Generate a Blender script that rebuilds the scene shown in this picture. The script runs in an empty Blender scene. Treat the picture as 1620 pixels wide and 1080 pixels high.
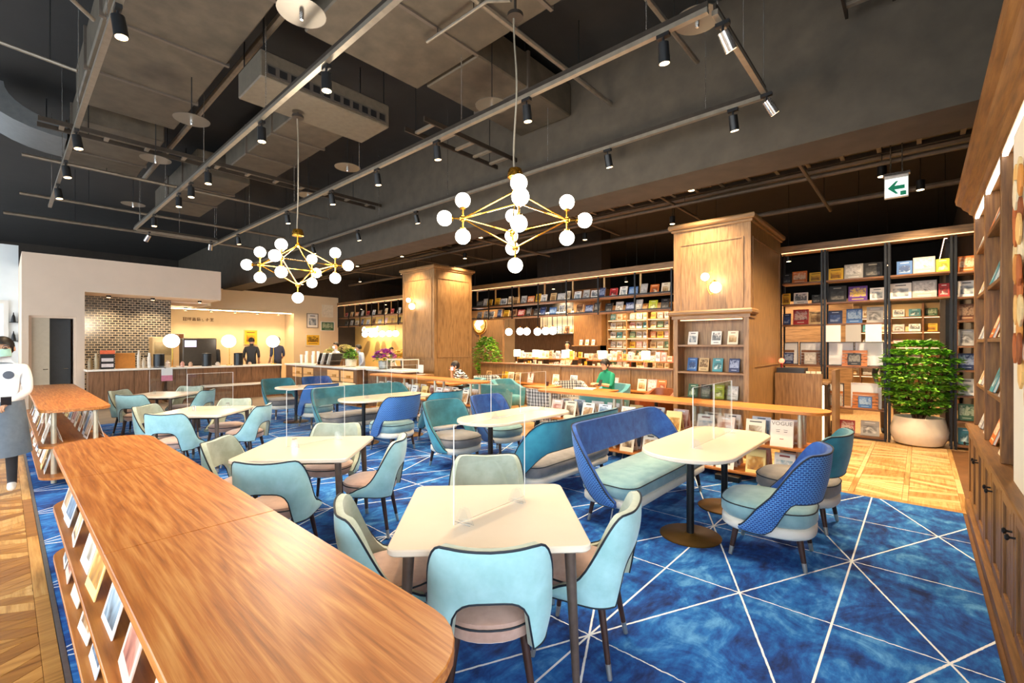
import bpy, bmesh, math, random
from math import sin, cos, pi, radians, sqrt
from mathutils import Vector, Matrix, Euler
SC = bpy.context.scene
COL = SC.collection
rnd = random.Random(7)

# ---------------------------------------------------------------- camera, daylight, exposure
VIEW_ANGLE = radians(41.86)          # room axes: +X runs along the bookcase wall, +Y along the window front
EYE = 1.65
cam_d = bpy.data.cameras.new('camera'); cam = bpy.data.objects.new('camera', cam_d); COL.objects.link(cam)
cam_d.sensor_width = 36.0; cam_d.lens = 36.0 * 721.0 / 1620.0; cam_d.shift_y = 5.0 / 1620.0
cam_d.clip_start = 0.05; cam_d.clip_end = 200
cam.location = (0, 0, EYE); cam.rotation_euler = (pi / 2, 0, VIEW_ANGLE - pi / 2)
SC.camera = cam
w = bpy.data.worlds.new('daylight'); SC.world = w; w.use_nodes = True
bg = w.node_tree.nodes['Background']; bg.inputs[0].default_value = (0.88, 0.94, 1.0, 1); bg.inputs[1].default_value = 5.6
SC.view_settings.view_transform = 'Standard'; SC.view_settings.look = 'None'
SC.view_settings.exposure = 0.46; SC.view_settings.gamma = 1.0; SC.view_settings.use_curve_mapping = False
SC.cycles.max_bounces = 8; SC.cycles.diffuse_bounces = 4; SC.cycles.glossy_bounces = 3; SC.cycles.transmission_bounces = 6
SC.cycles.transparent_max_bounces = 16; SC.cycles.sample_clamp_indirect = 4.0
SC.cycles.caustics_reflective = False; SC.cycles.caustics_refractive = False
WARM = (1.0, 0.72, 0.42); SOFT = (1.0, 0.84, 0.64)

# ---------------------------------------------------------------- mesh collector
def lin(h):
    if isinstance(h, str):
        h = h.lstrip('#'); c = [int(h[i:i + 2], 16) / 255 for i in (0, 2, 4)]
    else: c = h
    return tuple(x / 12.92 if x <= 0.04045 else ((x + 0.055) / 1.055) ** 2.4 for x in c) + (1.0,)

class MB:
    def __init__(s): s.v = []; s.f = []; s.m = []; s.uv = {}; s.mi = 0
    def add(s, vs, fs, uvs=None):
        o = len(s.v); s.v += [tuple(v) for v in vs]
        for i, f in enumerate(fs):
            if uvs: s.uv[len(s.f)] = [uvs[j] for j in f]
            s.f.append(tuple(j + o for j in f)); s.m.append(s.mi)
        return s
    def bb(s, x0, x1, y0, y1, z0, z1):
        v = [(x, y, z) for z in (z0, z1) for y in (y0, y1) for x in (x0, x1)]
        return s.add(v, [(0, 2, 3, 1), (4, 5, 7, 6), (0, 1, 5, 4), (2, 6, 7, 3), (0, 4, 6, 2), (1, 3, 7, 5)])
    def box(s, c, d, M=None):
        a = MB().bb(-d[0] / 2, d[0] / 2, -d[1] / 2, d[1] / 2, -d[2] / 2, d[2] / 2)
        T = Matrix.Translation(c)
        if M is not None: T = T @ M.to_4x4()
        return s.put(a, T)
    def cb(s, x0, x1, y0, y1, z0, z1, b=.01):
        """box with chamfered edges"""
        X, Y, Z = (x0, x1), (y0, y1), (z0, z1); vs = []; idx = {}
        for i in (0, 1):
            for j in (0, 1):
                for k in (0, 1):
                    sx, sy, sz = (1 if i == 0 else -1), (1 if j == 0 else -1), (1 if k == 0 else -1)
                    for a in range(3):
                        p = [X[i] + sx * b, Y[j] + sy * b, Z[k] + sz * b]; p[a] = (X[i], Y[j], Z[k])[a]
                        idx[(i, j, k, a)] = len(vs); vs.append(tuple(p))
        F = []
        I = lambda i, j, k, a: idx[(i, j, k, a)]
        for i in (0, 1):
            q = [I(i, 0, 0, 0), I(i, 1, 0, 0), I(i, 1, 1, 0), I(i, 0, 1, 0)]; F.append(q if i else q[::-1])
            q = [I(0, i, 0, 1), I(1, i, 0, 1), I(1, i, 1, 1), I(0, i, 1, 1)]; F.append(q[::-1] if i else q)
            q = [I(0, 0, i, 2), I(1, 0, i, 2), I(1, 1, i, 2), I(0, 1, i, 2)]; F.append(q if i else q[::-1])
        for i in (0, 1):
            for j in (0, 1):
                F.append([I(i, j, 0, 0), I(i, j, 1, 0), I(i, j, 1, 1), I(i, j, 0, 1)][::(1 if i == j else -1)])
                F.append([I(i, 0, j, 0), I(i, 1, j, 0), I(i, 1, j, 2), I(i, 0, j, 2)][::(-1 if i == j else 1)])
                F.append([I(0, i, j, 1), I(1, i, j, 1), I(1, i, j, 2), I(0, i, j, 2)][::(1 if i == j else -1)])
                for k in (0, 1):
                    q = [I(i, j, k, 0), I(i, j, k, 1), I(i, j, k, 2)]; F.append(q if (i + j + k) % 2 else q[::-1])
        return s.add(vs, F)
    def put(s, o, T):
        n0 = len(s.f)
        s.add([T @ Vector(v) for v in o.v], o.f)
        for i, u in o.uv.items(): s.uv[n0 + i] = u
        for i, m in enumerate(o.m): s.m[n0 + i] = m if m else s.mi
        return s
    def cyl(s, p0, p1, r0, r1=None, n=12, caps=True):
        p0, p1 = Vector(p0), Vector(p1); r1 = r0 if r1 is None else r1
        a = (p1 - p0).normalized(); u = a.orthogonal().normalized(); w_ = a.cross(u)
        vs = [p + (u * cos(2 * pi * i / n) + w_ * sin(2 * pi * i / n)) * r for p, r in ((p0, r0), (p1, r1)) for i in range(n)]
        fs = [(i, (i + 1) % n, n + (i + 1) % n, n + i) for i in range(n)]
        if caps: fs += [tuple(range(n - 1, -1, -1)), tuple(range(n, 2 * n))]
        return s.add(vs, fs)
    def tube(s, pts, r, n=6, closed=False):
        pts = [Vector(p) for p in pts]; N = len(pts); vs = []; fs = []; u = None
        for i, p in enumerate(pts):
            a = pts[(i + 1) % N] if (closed or i < N - 1) else p
            b = pts[i - 1] if (closed or i > 0) else p
            t = (a - b).normalized() if (a - b).length > 1e-9 else Vector((0, 0, 1))
            u = t.orthogonal().normalized() if u is None else (u - t * u.dot(t)).normalized()
            w_ = t.cross(u)
            rr = r[i] if isinstance(r, (list, tuple)) else r
            vs += [p + (u * cos(2 * pi * k / n) + w_ * sin(2 * pi * k / n)) * rr for k in range(n)]
        for i in range(N if closed else N - 1):
            j = (i + 1) % N
            fs += [(i * n + k, i * n + (k + 1) % n, j * n + (k + 1) % n, j * n + k) for k in range(n)]
        if not closed: fs += [tuple(range(n - 1, -1, -1)), tuple((N - 1) * n + k for k in range(n))]
        return s.add(vs, fs)
    def lathe(s, prof, n=20, c=(0, 0, 0), sx=1, sy=1, rot=0, sq=1.0):
        """surface of revolution; sq<1 squares the outline"""
        vs = []; fs = []
        def pw(t): return math.copysign(abs(t) ** sq, t)
        for r, z in prof:
            for i in range(n):
                t = 2 * pi * i / n + rot
                vs.append((c[0] + r * pw(cos(t)) * sx, c[1] + r * pw(sin(t)) * sy, c[2] + z))
        m = len(prof)
        for j in range(m - 1):
            fs += [(j * n + i, j * n + (i + 1) % n, (j + 1) * n + (i + 1) % n, (j + 1) * n + i) for i in range(n)]
        fs += [tuple(range(n - 1, -1, -1)), tuple((m - 1) * n + i for i in range(n))]
        return s.add(vs, fs)
    def sph(s, c, r, n=16, m=10, sc=(1, 1, 1)):
        return s.put(MB().lathe([(max(1e-4, r * sin(pi * j / m)), -r * cos(pi * j / m)) for j in range(m + 1)], n), Matrix.Translation(c) @ Matrix.Diagonal((*sc, 1)))
    def prism(s, poly, z0, z1, b=0.0):
        n = len(poly); ccw = sum(poly[i][0] * poly[(i + 1) % n][1] - poly[(i + 1) % n][0] * poly[i][1] for i in range(n)) > 0
        if not ccw: poly = poly[::-1]
        lv = [(poly, z0), (poly, z1)]
        if b:
            def ins(d):
                out = []
                for i in range(n):
                    p, q, r_ = Vector(poly[i - 1]), Vector(poly[i]), Vector(poly[(i + 1) % n])
                    a = (q - p).normalized(); c = (r_ - q).normalized()
                    nn = Vector((-a.y - c.y, a.x + c.x)); nn = nn.normalized() if nn.length > 1e-6 else Vector((-a.y, a.x))
                    out.append(tuple(q + nn * d))
                return out
            pi_ = ins(b); lv = [(pi_, z0), (poly, z0 + b), (poly, z1 - b), (pi_, z1)]
        vs = [(x, y, z) for P_, z in lv for x, y in P_]; fs = []
        for j in range(len(lv) - 1):
            fs += [(j * n + i, j * n + (i + 1) % n, (j + 1) * n + (i + 1) % n, (j + 1) * n + i) for i in range(n)]
        fs += [tuple(range(n - 1, -1, -1)), tuple((len(lv) - 1) * n + i for i in range(n))]
        return s.add(vs, fs)
    def mesh(s, name, mats, smooth=40):
        me = bpy.data.meshes.new(name); me.from_pydata(s.v, [], s.f)
        for m in (mats if isinstance(mats, (list, tuple)) else [mats]): me.materials.append(m)
        if any(s.m): me.polygons.foreach_set('material_index', s.m)
        if s.uv:
            ul = me.uv_layers.new(name='UVMap'); k = 0
            for i, f in enumerate(s.f):
                u = s.uv.get(i)
                for j in range(len(f)):
                    if u: ul.data[k].uv = u[j]
                    k += 1
        if smooth:
            me.polygons.foreach_set('use_smooth', [True] * len(s.f))
            try: me.set_sharp_from_angle(angle=radians(smooth))
            except Exception: pass
        me.update(); return me
    def build(s, name, mats, parent=None, smooth=40):
        return link(name, s.mesh(name, mats, smooth), parent)

def link(name, me, parent=None, loc=None, rot=None):
    o = bpy.data.objects.new(name, me); COL.objects.link(o)
    if parent is not None: o.parent = parent
    if loc is not None: o.location = loc
    if rot is not None: o.rotation_euler = rot
    return o
def tag(o, label=None, cat=None, group=None, kind=None):
    if label: o['label'] = label
    if cat: o['category'] = cat
    if group: o['group'] = group
    if kind: o['kind'] = kind
    return o
def thing(name, label, cat, loc=(0, 0, 0), rz=0, group=None):
    o = link(name, None, None, loc, (0, 0, rz)); o.empty_display_size = .1
    return tag(o, label, cat, group)
def struct(o): o['kind'] = 'structure'; return o
def dup(root, loc, rz, label, group=None, swap=None):
    def cp(o, par):
        c = o.copy(); COL.objects.link(c); c.parent = par
        for ch in o.children: cp(ch, c)
        return c
    r = cp(root, None); r.location = loc; r.rotation_euler = (0, 0, rz); r['label'] = label
    if group: r['group'] = group
    return r
ORD = ['first', 'second', 'third', 'fourth', 'fifth', 'sixth', 'seventh', 'eighth', 'ninth', 'tenth', 'eleventh', 'twelfth', 'thirteenth',
       'fourteenth', 'fifteenth', 'sixteenth', 'seventeenth', 'eighteenth', 'nineteenth', 'twentieth', 'twenty-first', 'twenty-second', 'twenty-third', 'twenty-fourth']

# ---------------------------------------------------------------- materials
class NT:
    def __init__(s, name):
        s.mat = bpy.data.materials.new(name); s.mat.use_nodes = True; s.t = s.mat.node_tree
        s.p = s.t.nodes['Principled BSDF']; s.tc = None
    def n(s, typ, **kw):
        x = s.t.nodes.new(typ)
        for k, v in kw.items():
            if k.startswith('_'): setattr(x, k[1:], v)
            else:
                key = k.replace('__', ' ')
                s.set(x.inputs[int(key[1:])] if key[0] == 'i' and key[1:].isdigit() else x.inputs[key], v)
        return x
    def set(s, inp, v):
        if hasattr(v, 'is_output'): s.t.links.new(v, inp)
        else: inp.default_value = v
    def co(s, kind='Object'):
        if s.tc is None: s.tc = s.t.nodes.new('ShaderNodeTexCoord')
        return s.tc.outputs[kind]
    def map(s, scale, kind='Object', rot=(0, 0, 0), loc=(0, 0, 0)):
        m = s.n('ShaderNodeMapping'); s.set(m.inputs['Vector'], s.co(kind))
        m.inputs['Scale'].default_value = scale; m.inputs['Rotation'].default_value = rot; m.inputs['Location'].default_value = loc
        return m.outputs[0]
    def noise(s, vec, scale=5, detail=4, rough=.55, dist=0.0):
        x = s.n('ShaderNodeTexNoise'); s.set(x.inputs['Vector'], vec); x.inputs['Scale'].default_value = scale
        x.inputs['Detail'].default_value = detail; x.inputs['Roughness'].default_value = rough; x.inputs['Distortion'].default_value = dist
        return x.outputs['Fac']
    def ramp(s, fac, stops, interp='LINEAR'):
        x = s.n('ShaderNodeValToRGB'); s.set(x.inputs[0], fac); r = x.color_ramp; r.interpolation = interp
        while len(r.elements) < len(stops): r.elements.new(.5)
        for e, (p, c) in zip(r.elements, stops): e.position = p; e.color = c if len(c) == 4 else lin(c)
        return x.outputs[0]
    def math(s, op, a, b=None, c=None):
        x = s.n('ShaderNodeMath', _operation=op); s.set(x.inputs[0], a)
        if b is not None: s.set(x.inputs[1], b)
        if c is not None: s.set(x.inputs[2], c)
        return x.outputs[0]
    def mix(s, fac, a, b, mode='MIX'):
        x = s.n('ShaderNodeMix', _data_type='RGBA', _blend_type=mode); s.set(x.inputs[0], fac); s.set(x.inputs[6], a); s.set(x.inputs[7], b)
        return x.outputs[2]
    def bump(s, h, strength=.3, dist=.01):
        x = s.n('ShaderNodeBump'); s.set(x.inputs['Height'], h); x.inputs['Strength'].default_value = strength; x.inputs['Distance'].default_value = dist
        s.t.links.new(x.outputs[0], s.p.inputs['Normal'])
    def sep(s, v):
        x = s.n('ShaderNodeSeparateXYZ'); s.set(x.inputs[0], v); return x.outputs
    def fin(s, col=None, rough=.5, metal=0.0, **kw):
        if col is not None: s.set(s.p.inputs['Base Color'], col)
        s.set(s.p.inputs['Roughness'], rough); s.set(s.p.inputs['Metallic'], metal)
        for k, v in kw.items(): s.set(s.p.inputs[k.replace('__', ' ')], v)
        return s.mat
_mc = {}
def M(c, rough=.5, metal=0.0, var=.12, scale=14, key='', **kw):
    """plain painted/plastic/metal surface with slight tonal variation"""
    k = (str(c), rough, metal, var, scale, key, str(kw))
    if k in _mc: return _mc[k]
    t = NT('surface_%d' % len(_mc)); b = lin(c) if not (isinstance(c, tuple) and len(c) == 4) else c
    if var:
        f = t.noise(t.co(), scale, 3)
        col = t.ramp(f, [(.3, tuple(x * (1 - var) for x in b[:3]) + (1,)), (.7, tuple(min(1, x * (1 + var)) for x in b[:3]) + (1,))])
    else: col = b
    _mc[k] = t.fin(col, rough, metal, **kw); return _mc[k]
def EM(c, s, key=''):
    k = ('em', str(c), s, key)
    if k in _mc: return _mc[k]
    t = NT('lamp_%d' % len(_mc)); b = c if len(c) == 4 else (*c, 1)
    _mc[k] = t.fin(b, .4, 0, Emission__Color=b, Emission__Strength=s); return _mc[k]
def WOOD(name, c0, c1, c2, axis='y', rough=.42, scale=1.0, fig=.5, coat=0.0, run=.5):
    t = NT(name); st = {'x': (run, 5, 5), 'y': (5, run, 5), 'z': (5, 5, run)}[axis]; st = tuple(a * scale for a in st)
    v = t.map(st); warp = t.noise(v, .8, 2, .5, .3)
    rings = t.math('ABSOLUTE', t.math('SUBTRACT', t.math('FRACT', t.math('MULTIPLY', warp, 9.0)), .5))      # contour lines give the cathedral figure
    pores = t.noise(t.map(tuple(a * (14 if a > scale else 5) for a in st)), 1.0, 3, .6); fine = t.noise(t.map(tuple(a * 4 for a in st)), 1.2, 4, .6)
    f = t.math('ADD', t.math('MULTIPLY', rings, fig), t.math('ADD', t.math('MULTIPLY', fine, .7), t.math('MULTIPLY', pores, .35)))
    f = t.math('MULTIPLY', f, 1.0 / (fig * .5 + 1.0))
    col = t.ramp(f, [(.30, c0), (.5, c1), (.74, c2)])
    t.bump(pores, .08, .004)
    return t.fin(col, rough, 0, Coat__Weight=coat, Coat__Roughness=.2)
def FABRIC(name, c, c2=None, rough=.95, scale=700, sheen=.3, blotch=.16):
    t = NT(name); a = lin(c); b = lin(c2) if c2 else tuple(x * (1 - blotch) for x in a[:3]) + (1,)
    f = t.noise(t.co(), 7, 4, .6); w_ = t.n('ShaderNodeTexChecker', Scale=scale); t.set(w_.inputs['Vector'], t.co())
    col = t.ramp(f, [(.35, b), (.65, a)]); col = t.mix(t.math('MULTIPLY', w_.outputs['Fac'], .18), col, tuple(x * .55 for x in a[:3]) + (1,))
    t.bump(t.noise(t.co(), scale * .6, 2), .15, .002)
    return t.fin(col, rough, 0, Sheen__Weight=sheen, Sheen__Roughness=.5)
def VELVET(name, c0, c1, honey=False):
    t = NT(name); col = t.ramp(t.noise(t.co(), 9, 5, .65, .4), [(.3, c0), (.7, c1)])
    if honey:
        m = t.map((1, 1, 1), 'UV'); b = t.n('ShaderNodeTexBrick', Scale=1.0); t.set(b.inputs['Vector'], m)
        b.inputs['Mortar Size'].default_value = .0042; b.inputs['Brick Width'].default_value = .026; b.inputs['Row Height'].default_value = .0155; b.inputs['Mortar Smooth'].default_value = .6
        f = b.outputs['Fac']; col = t.mix(t.math('MULTIPLY', f, .85), col, lin('#5c97d8')); t.bump(f, .6, .004)
    return t.fin(col, .8, 0, Sheen__Weight=.12, Sheen__Roughness=.4)
def COVER(i, base, pic, pic2, block=(.5, .45, .38, .3), band=None, sc=2.4):
    """printed cover: a soft picture field and a plain title bar laid out flat over the front of a book"""
    t = NT('cover_print_%d' % i); g = t.sep(t.co('Generated'))
    cx, cz, hx, hz = block
    m = t.math('MULTIPLY', t.math('COMPARE', g[0], cx, hx), t.math('COMPARE', g[2], cz, hz))
    nz = t.noise(t.map((1, 0, 1), 'Generated', loc=(i * 1.7, 0, i)), sc, 2, .5, .6)
    shape = t.math('ADD', t.math('MULTIPLY', nz, .8), t.math('MULTIPLY', g[2], .35))
    pc = t.ramp(shape, [(.38, pic2), (.56, pic), (.78, base)])
    col = t.mix(m, lin(base), pc)
    if band:
        cz2, h2, c2 = band
        mm = t.math('MULTIPLY', t.math('COMPARE', g[2], cz2, h2 * .6), t.math('COMPARE', g[0], .5, .22 + .03 * (i % 5)))
        col = t.mix(mm, col, lin(c2))
    return t.fin(col, .45)

OAK = WOOD('honey_oak', '#584026', '#83623c', '#a17e53', 'z', .45, 1.6, .25)
OAKX = WOOD('honey_oak_long', '#584026', '#83623c', '#a17e53', 'y', .45, 1.6, .25)
OAKB = WOOD('shaded_oak', '#472c13', '#704a23', '#8f6534', 'z', .45, 1.6, .25); OAKBX = WOOD('shaded_oak_long', '#472c13', '#704a23', '#8f6534', 'x', .45, 1.6, .25)  # bookcase oak, darkened: shade of the unlit cabinets is put into the colour
WALNUT = WOOD('walnut_shelf', '#4a2f1a', '#6d4626', '#8f6238', 'y', .45, 1.4, .3)
TOPWOOD = WOOD('display_table_veneer', '#8a4c1c', '#b86d2c', '#d99a54', 'y', .42, 2.4, .4, .05, .26)
SHELFWOOD = WOOD('display_shelf_veneer', '#93521c', '#b9702f', '#cf8a45', 'y', .4, 1.0, .3)
DARKLEG = M('#3a241b', .35, 0, .2, 20); TIP = M('#b9b4aa', .3, .8, .05)
BLACKM = M('#17181a', .4, .3, .1); BRASS = M('#d9a441', .22, 1.0, .05); IRON = M('#3a332c', .5, .6, .15)
WHITE_TOP = M('#e8d8c3', .22, 0, .03, 3); TABLE_EDGE = M('#f5f1ea', .35, 0, .02)
PIPING = M('#14202c', .7, 0, .1); CREAM = M('#eadfc8', .8, 0, .04, 2)
DUCT = M('#4a4236', .65, .25, .25, 5); DARKC = M('#141312', .85, 0, .3, 3); STEEL = M('#857e72', .35, .6, .12); BEAM = M('#423b31', .9, 0, .18, 4)
CHROME = M('#c8c6c2', .2, .9, .05)
def acrylic():
    t = NT('clear_acrylic'); nt = t.t
    tr = t.n('ShaderNodeBsdfTransparent', Color=(.95, .97, .98, 1)); gl = t.n('ShaderNodeBsdfGlossy', Roughness=.03, Color=(1, 1, 1, 1))
    lw = t.n('ShaderNodeLayerWeight', Blend=.12); f = t.math('ADD', t.math('MULTIPLY', lw.outputs['Fresnel'], .5), .03)
    mx = t.n('ShaderNodeMixShader'); t.set(mx.inputs[0], f); nt.links.new(tr.outputs[0], mx.inputs[1]); nt.links.new(gl.outputs[0], mx.inputs[2])
    nt.links.new(mx.outputs[0], nt.nodes['Material Output'].inputs[0]); return t.mat
ACRYL = acrylic()
ACRYL_EDGE = M('#f2f0ea', .25, 0, 0, key='edge')
PAGES = M('#efe7d6', .8, 0, .06, 40)
# ================================================================ the setting
def chevron(rect, ang, wdt, gap=.004):
    """polygons of parallel boards at angle ang clipped to rect"""
    x0, x1, y0, y1 = rect; cx, cy = (x0 + x1) / 2, (y0 + y1) / 2
    d = Vector((cos(ang), sin(ang))); n = Vector((-d.y, d.x)); L = 3; out = []
    ext = abs((x1 - x0) * n.x) / 2 + abs((y1 - y0) * n.y) / 2; k = int(ext / wdt) + 1
    for i in range(-k, k + 1):
        c = Vector((cx, cy)) + n * (i * wdt)
        P_ = [c - d * L - n * (wdt - gap) / 2, c + d * L - n * (wdt - gap) / 2, c + d * L + n * (wdt - gap) / 2, c - d * L + n * (wdt - gap) / 2]
        for ax, lim, sg in ((0, x0, 1), (0, x1, -1), (1, y0, 1), (1, y1, -1)):
            Q = []
            for j in range(len(P_)):
                a, b = P_[j - 1], P_[j]; ia, ib = (a[ax] - lim) * sg >= 0, (b[ax] - lim) * sg >= 0
                if ia != ib: t = (lim - a[ax]) / (b[ax] - a[ax]); Q.append(a + (b - a) * t)
                if ib: Q.append(b)
            P_ = Q
            if not P_: break
        if len(P_) >= 3:
            A = abs(sum(P_[j - 1].x * P_[j].y - P_[j].x * P_[j - 1].y for j in range(len(P_)))) / 2
            if A > .002: out.append([tuple(p) for p in P_])
    return out
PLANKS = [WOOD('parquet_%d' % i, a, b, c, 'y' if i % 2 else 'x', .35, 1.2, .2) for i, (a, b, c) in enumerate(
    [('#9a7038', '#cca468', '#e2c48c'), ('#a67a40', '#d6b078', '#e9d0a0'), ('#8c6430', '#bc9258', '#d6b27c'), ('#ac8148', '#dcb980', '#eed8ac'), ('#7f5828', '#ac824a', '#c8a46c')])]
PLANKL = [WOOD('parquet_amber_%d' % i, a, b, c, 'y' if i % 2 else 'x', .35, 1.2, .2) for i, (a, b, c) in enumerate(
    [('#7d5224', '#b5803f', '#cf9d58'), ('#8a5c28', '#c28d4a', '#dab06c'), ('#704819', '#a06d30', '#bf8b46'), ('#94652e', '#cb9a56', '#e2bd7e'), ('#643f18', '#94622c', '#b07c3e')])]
FLOORB = M('#6a4420', .7, 0, .2, 6)
fl = struct(MB().bb(-4, 6.26, -4, 26, -.16, -.012).build('floor', FLOORB))
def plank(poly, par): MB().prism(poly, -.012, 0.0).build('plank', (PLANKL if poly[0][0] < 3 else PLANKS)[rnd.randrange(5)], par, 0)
k = 0
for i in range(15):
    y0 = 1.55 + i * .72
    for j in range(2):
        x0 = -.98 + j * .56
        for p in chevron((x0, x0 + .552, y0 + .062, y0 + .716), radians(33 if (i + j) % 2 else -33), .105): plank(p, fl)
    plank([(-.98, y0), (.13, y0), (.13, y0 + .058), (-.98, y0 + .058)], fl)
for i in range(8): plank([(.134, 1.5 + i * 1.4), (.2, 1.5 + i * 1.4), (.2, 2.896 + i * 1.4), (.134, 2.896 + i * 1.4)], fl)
struct(MB().bb(.203, .226, -.3, 12.6, -.012, .004).build('trim_1', M('#8d8f90', .35, .8, .1)))
fr = struct(MB().bb(6.26, 24, -.8, 26, -.16, -.012).build('floor', FLOORB))
for i in range(5):
    for j in range(6):
        x0 = 6.36 + i * .72; y0 = -.36 + j * .46
        for p in chevron((x0, x0 + .716, y0 + .05, y0 + .456), radians(72 if (i + j) % 2 else 108), .1): plank(p, fr)
        plank([(x0, y0), (x0 + .716, y0), (x0 + .716, y0 + .047), (x0, y0 + .047)], fr)
for j in range(2): plank([(6.265, -.36 + j * 1.38), (6.355, -.36 + j * 1.38), (6.355, 1.016 + j * 1.38), (6.265, 1.016 + j * 1.38)], fr)
FW = WOOD('hall_floor', '#7a5a38', '#a07c52', '#bb9768', 'x', .4, 1.2, .2)
struct(MB().bb(6.265, 9.96, 2.41, 26, -.012, 0).build('floor', FW))
struct(MB().bb(9.97, 24, -.8, 26, -.012, .0).build('floor', FW))
struct(MB().bb(.0, 6.26, 12.605, 26, -.012, 0).build('floor', M('#8b7b68', .45, 0, .15, 3)))
struct(MB().bb(-4, -.985, -4, 26, -.012, 0).build('floor', FW))
# carpet: blue pile with a white line lattice
t = NT('blue_carpet'); g = t.sep(t.co())
def line(expr, wd):   # distance of expr from the nearest integer
    d = t.math('ABSOLUTE', t.math('SUBTRACT', t.math('FRACT', t.math('ADD', expr, 100.5)), .5))
    return t.math('LESS_THAN', d, wd)
nz = t.math('MULTIPLY', t.math('SUBTRACT', t.noise(t.co(), 25, 2), .5), .008)
u = t.math('ADD', t.math('DIVIDE', t.math('SUBTRACT', g[0], 4.31), 2.09), nz); v = t.math('DIVIDE', t.math('SUBTRACT', g[1], .39), 1.01)
ln = [line(t.math('ADD', u, v), .0068), line(t.math('SUBTRACT', v, u), .0068), line(v, .006), line(t.math('MULTIPLY', u, 2.0), .0042)]
m = t.math('MAXIMUM', t.math('MAXIMUM', ln[0], ln[1]), t.math('MAXIMUM', ln[2], ln[3]))
cell = t.n('ShaderNodeTexVoronoi', Scale=.8); t.set(cell.inputs['Vector'], t.co())
mot = t.math('ADD', t.math('MULTIPLY', t.noise(t.co(), 2.6, 7, .68, 1.0), .75), t.math('MULTIPLY', t.noise(t.map((1.2, 3, 1)), 6, 4, .6), .3))
base = t.ramp(mot, [(.40, '#03245e'), (.49, '#084796'), (.57, '#166cbc'), (.70, '#62a9e4')])
pile = t.noise(t.co(), 420, 2)
base = t.mix(t.math('MULTIPLY', pile, .22), base, lin('#04173a'))
col = t.mix(m, base, lin('#e8eef2')); t.bump(pile, .5, .004)
CARPET = t.fin(col, .95, 0)
tag(MB().bb(.228, 6.258, -.31, 12.6, -.012, .0025).build('carpet', CARPET), 'blue mottled carpet crossed by a lattice of white lines', 'carpet')

# outer walls: glazed front behind the frame at X=-4, plain walls elsewhere
PLASTER_D = M('#3b3530', .9, 0, .15, 3); PLASTER_W = M('#e6e2da', .85, 0, .04, 2)
struct(MB().bb(1.7, 24, -1.0, -.8, 0, 5.6).bb(1.7, 1.9, -4, -1, 0, 5.6).build('wall_right', PLASTER_D))
wf = struct(MB().bb(-4.2, 1.7, -4.2, -4.0, 0, .35).bb(-4.2, 1.7, -4.2, -4, 4.4, 5.6).bb(-4.2, -4, -4, -1, 4.4, 5.6).bb(-4.2, -4, -4, -1, 0, .35).build('wall_front', PLASTER_D))
wl = struct(MB().bb(-4.2, -4.0, -1, 26, 0, .35).bb(-4.2, -4, -1, 26, 4.4, 5.6).build('wall_left', PLASTER_D))
for i in range(10):
    y = -1 + i * 3.0
    MB().bb(-4.2, -4.0, y - .12, y + .12, .35, 4.4).build('pillar', PLASTER_D, wl)
GLASS = ACRYL
for i, (x0, x1) in enumerate(((-4.0, -1.2), (-1.1, 1.68))):
    wd = struct(MB().bb(x0, x0 + .05, -4.14, -4.08, .35, 4.4).bb(x1 - .05, x1, -4.14, -4.08, .35, 4.4).bb(x0 + .05, x1 - .05, -4.14, -4.08, .35, .41).bb(x0 + .05, x1 - .05, -4.14, -4.08, 4.34, 4.4).build('window_%d' % (i + 11), BLACKM))
    MB().bb(x0 + .05, x1 - .05, -4.115, -4.105, .41, 4.34).build('pane', GLASS, wd)
for i in range(9):
    y0, y1 = -.88 + i * 3.0, 1.88 + i * 3.0
    wd = struct(MB().bb(-4.14, -4.08, y0, y0 + .05, .35, 4.4).bb(-4.14, -4.08, y1 - .05, y1, .35, 4.4).bb(-4.14, -4.08, y0 + .05, y1 - .05, .35, .41)
                .bb(-4.14, -4.08, y0 + .05, y1 - .05, 4.34, 4.4).bb(-4.14, -4.08, y0 + .05, y1 - .05, 2.9, 2.95).build('window_%d' % (i + 1), BLACKM))
    MB().bb(-4.115, -4.105, y0 + .05, y1 - .05, .41, 4.34).build('pane', GLASS, wd)
struct(MB().bb(-4.2, 24, 26, 26.2, 0, 5.6).build('wall_back', PLASTER_D))
struct(MB().bb(24, 24.2, -1, 26.2, 0, 5.6).build('wall_far', M('#241e1a', .8, 0, .15, 3)))
struct(MB().bb(-4.2, 24.2, -4.2, 26.2, 5.6, 5.75).build('ceiling', DARKC))
struct(MB().bb(5.5, 6.15, -.8, 26, 3.72, 5.6).build('ceiling_beam', BEAM))
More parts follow.
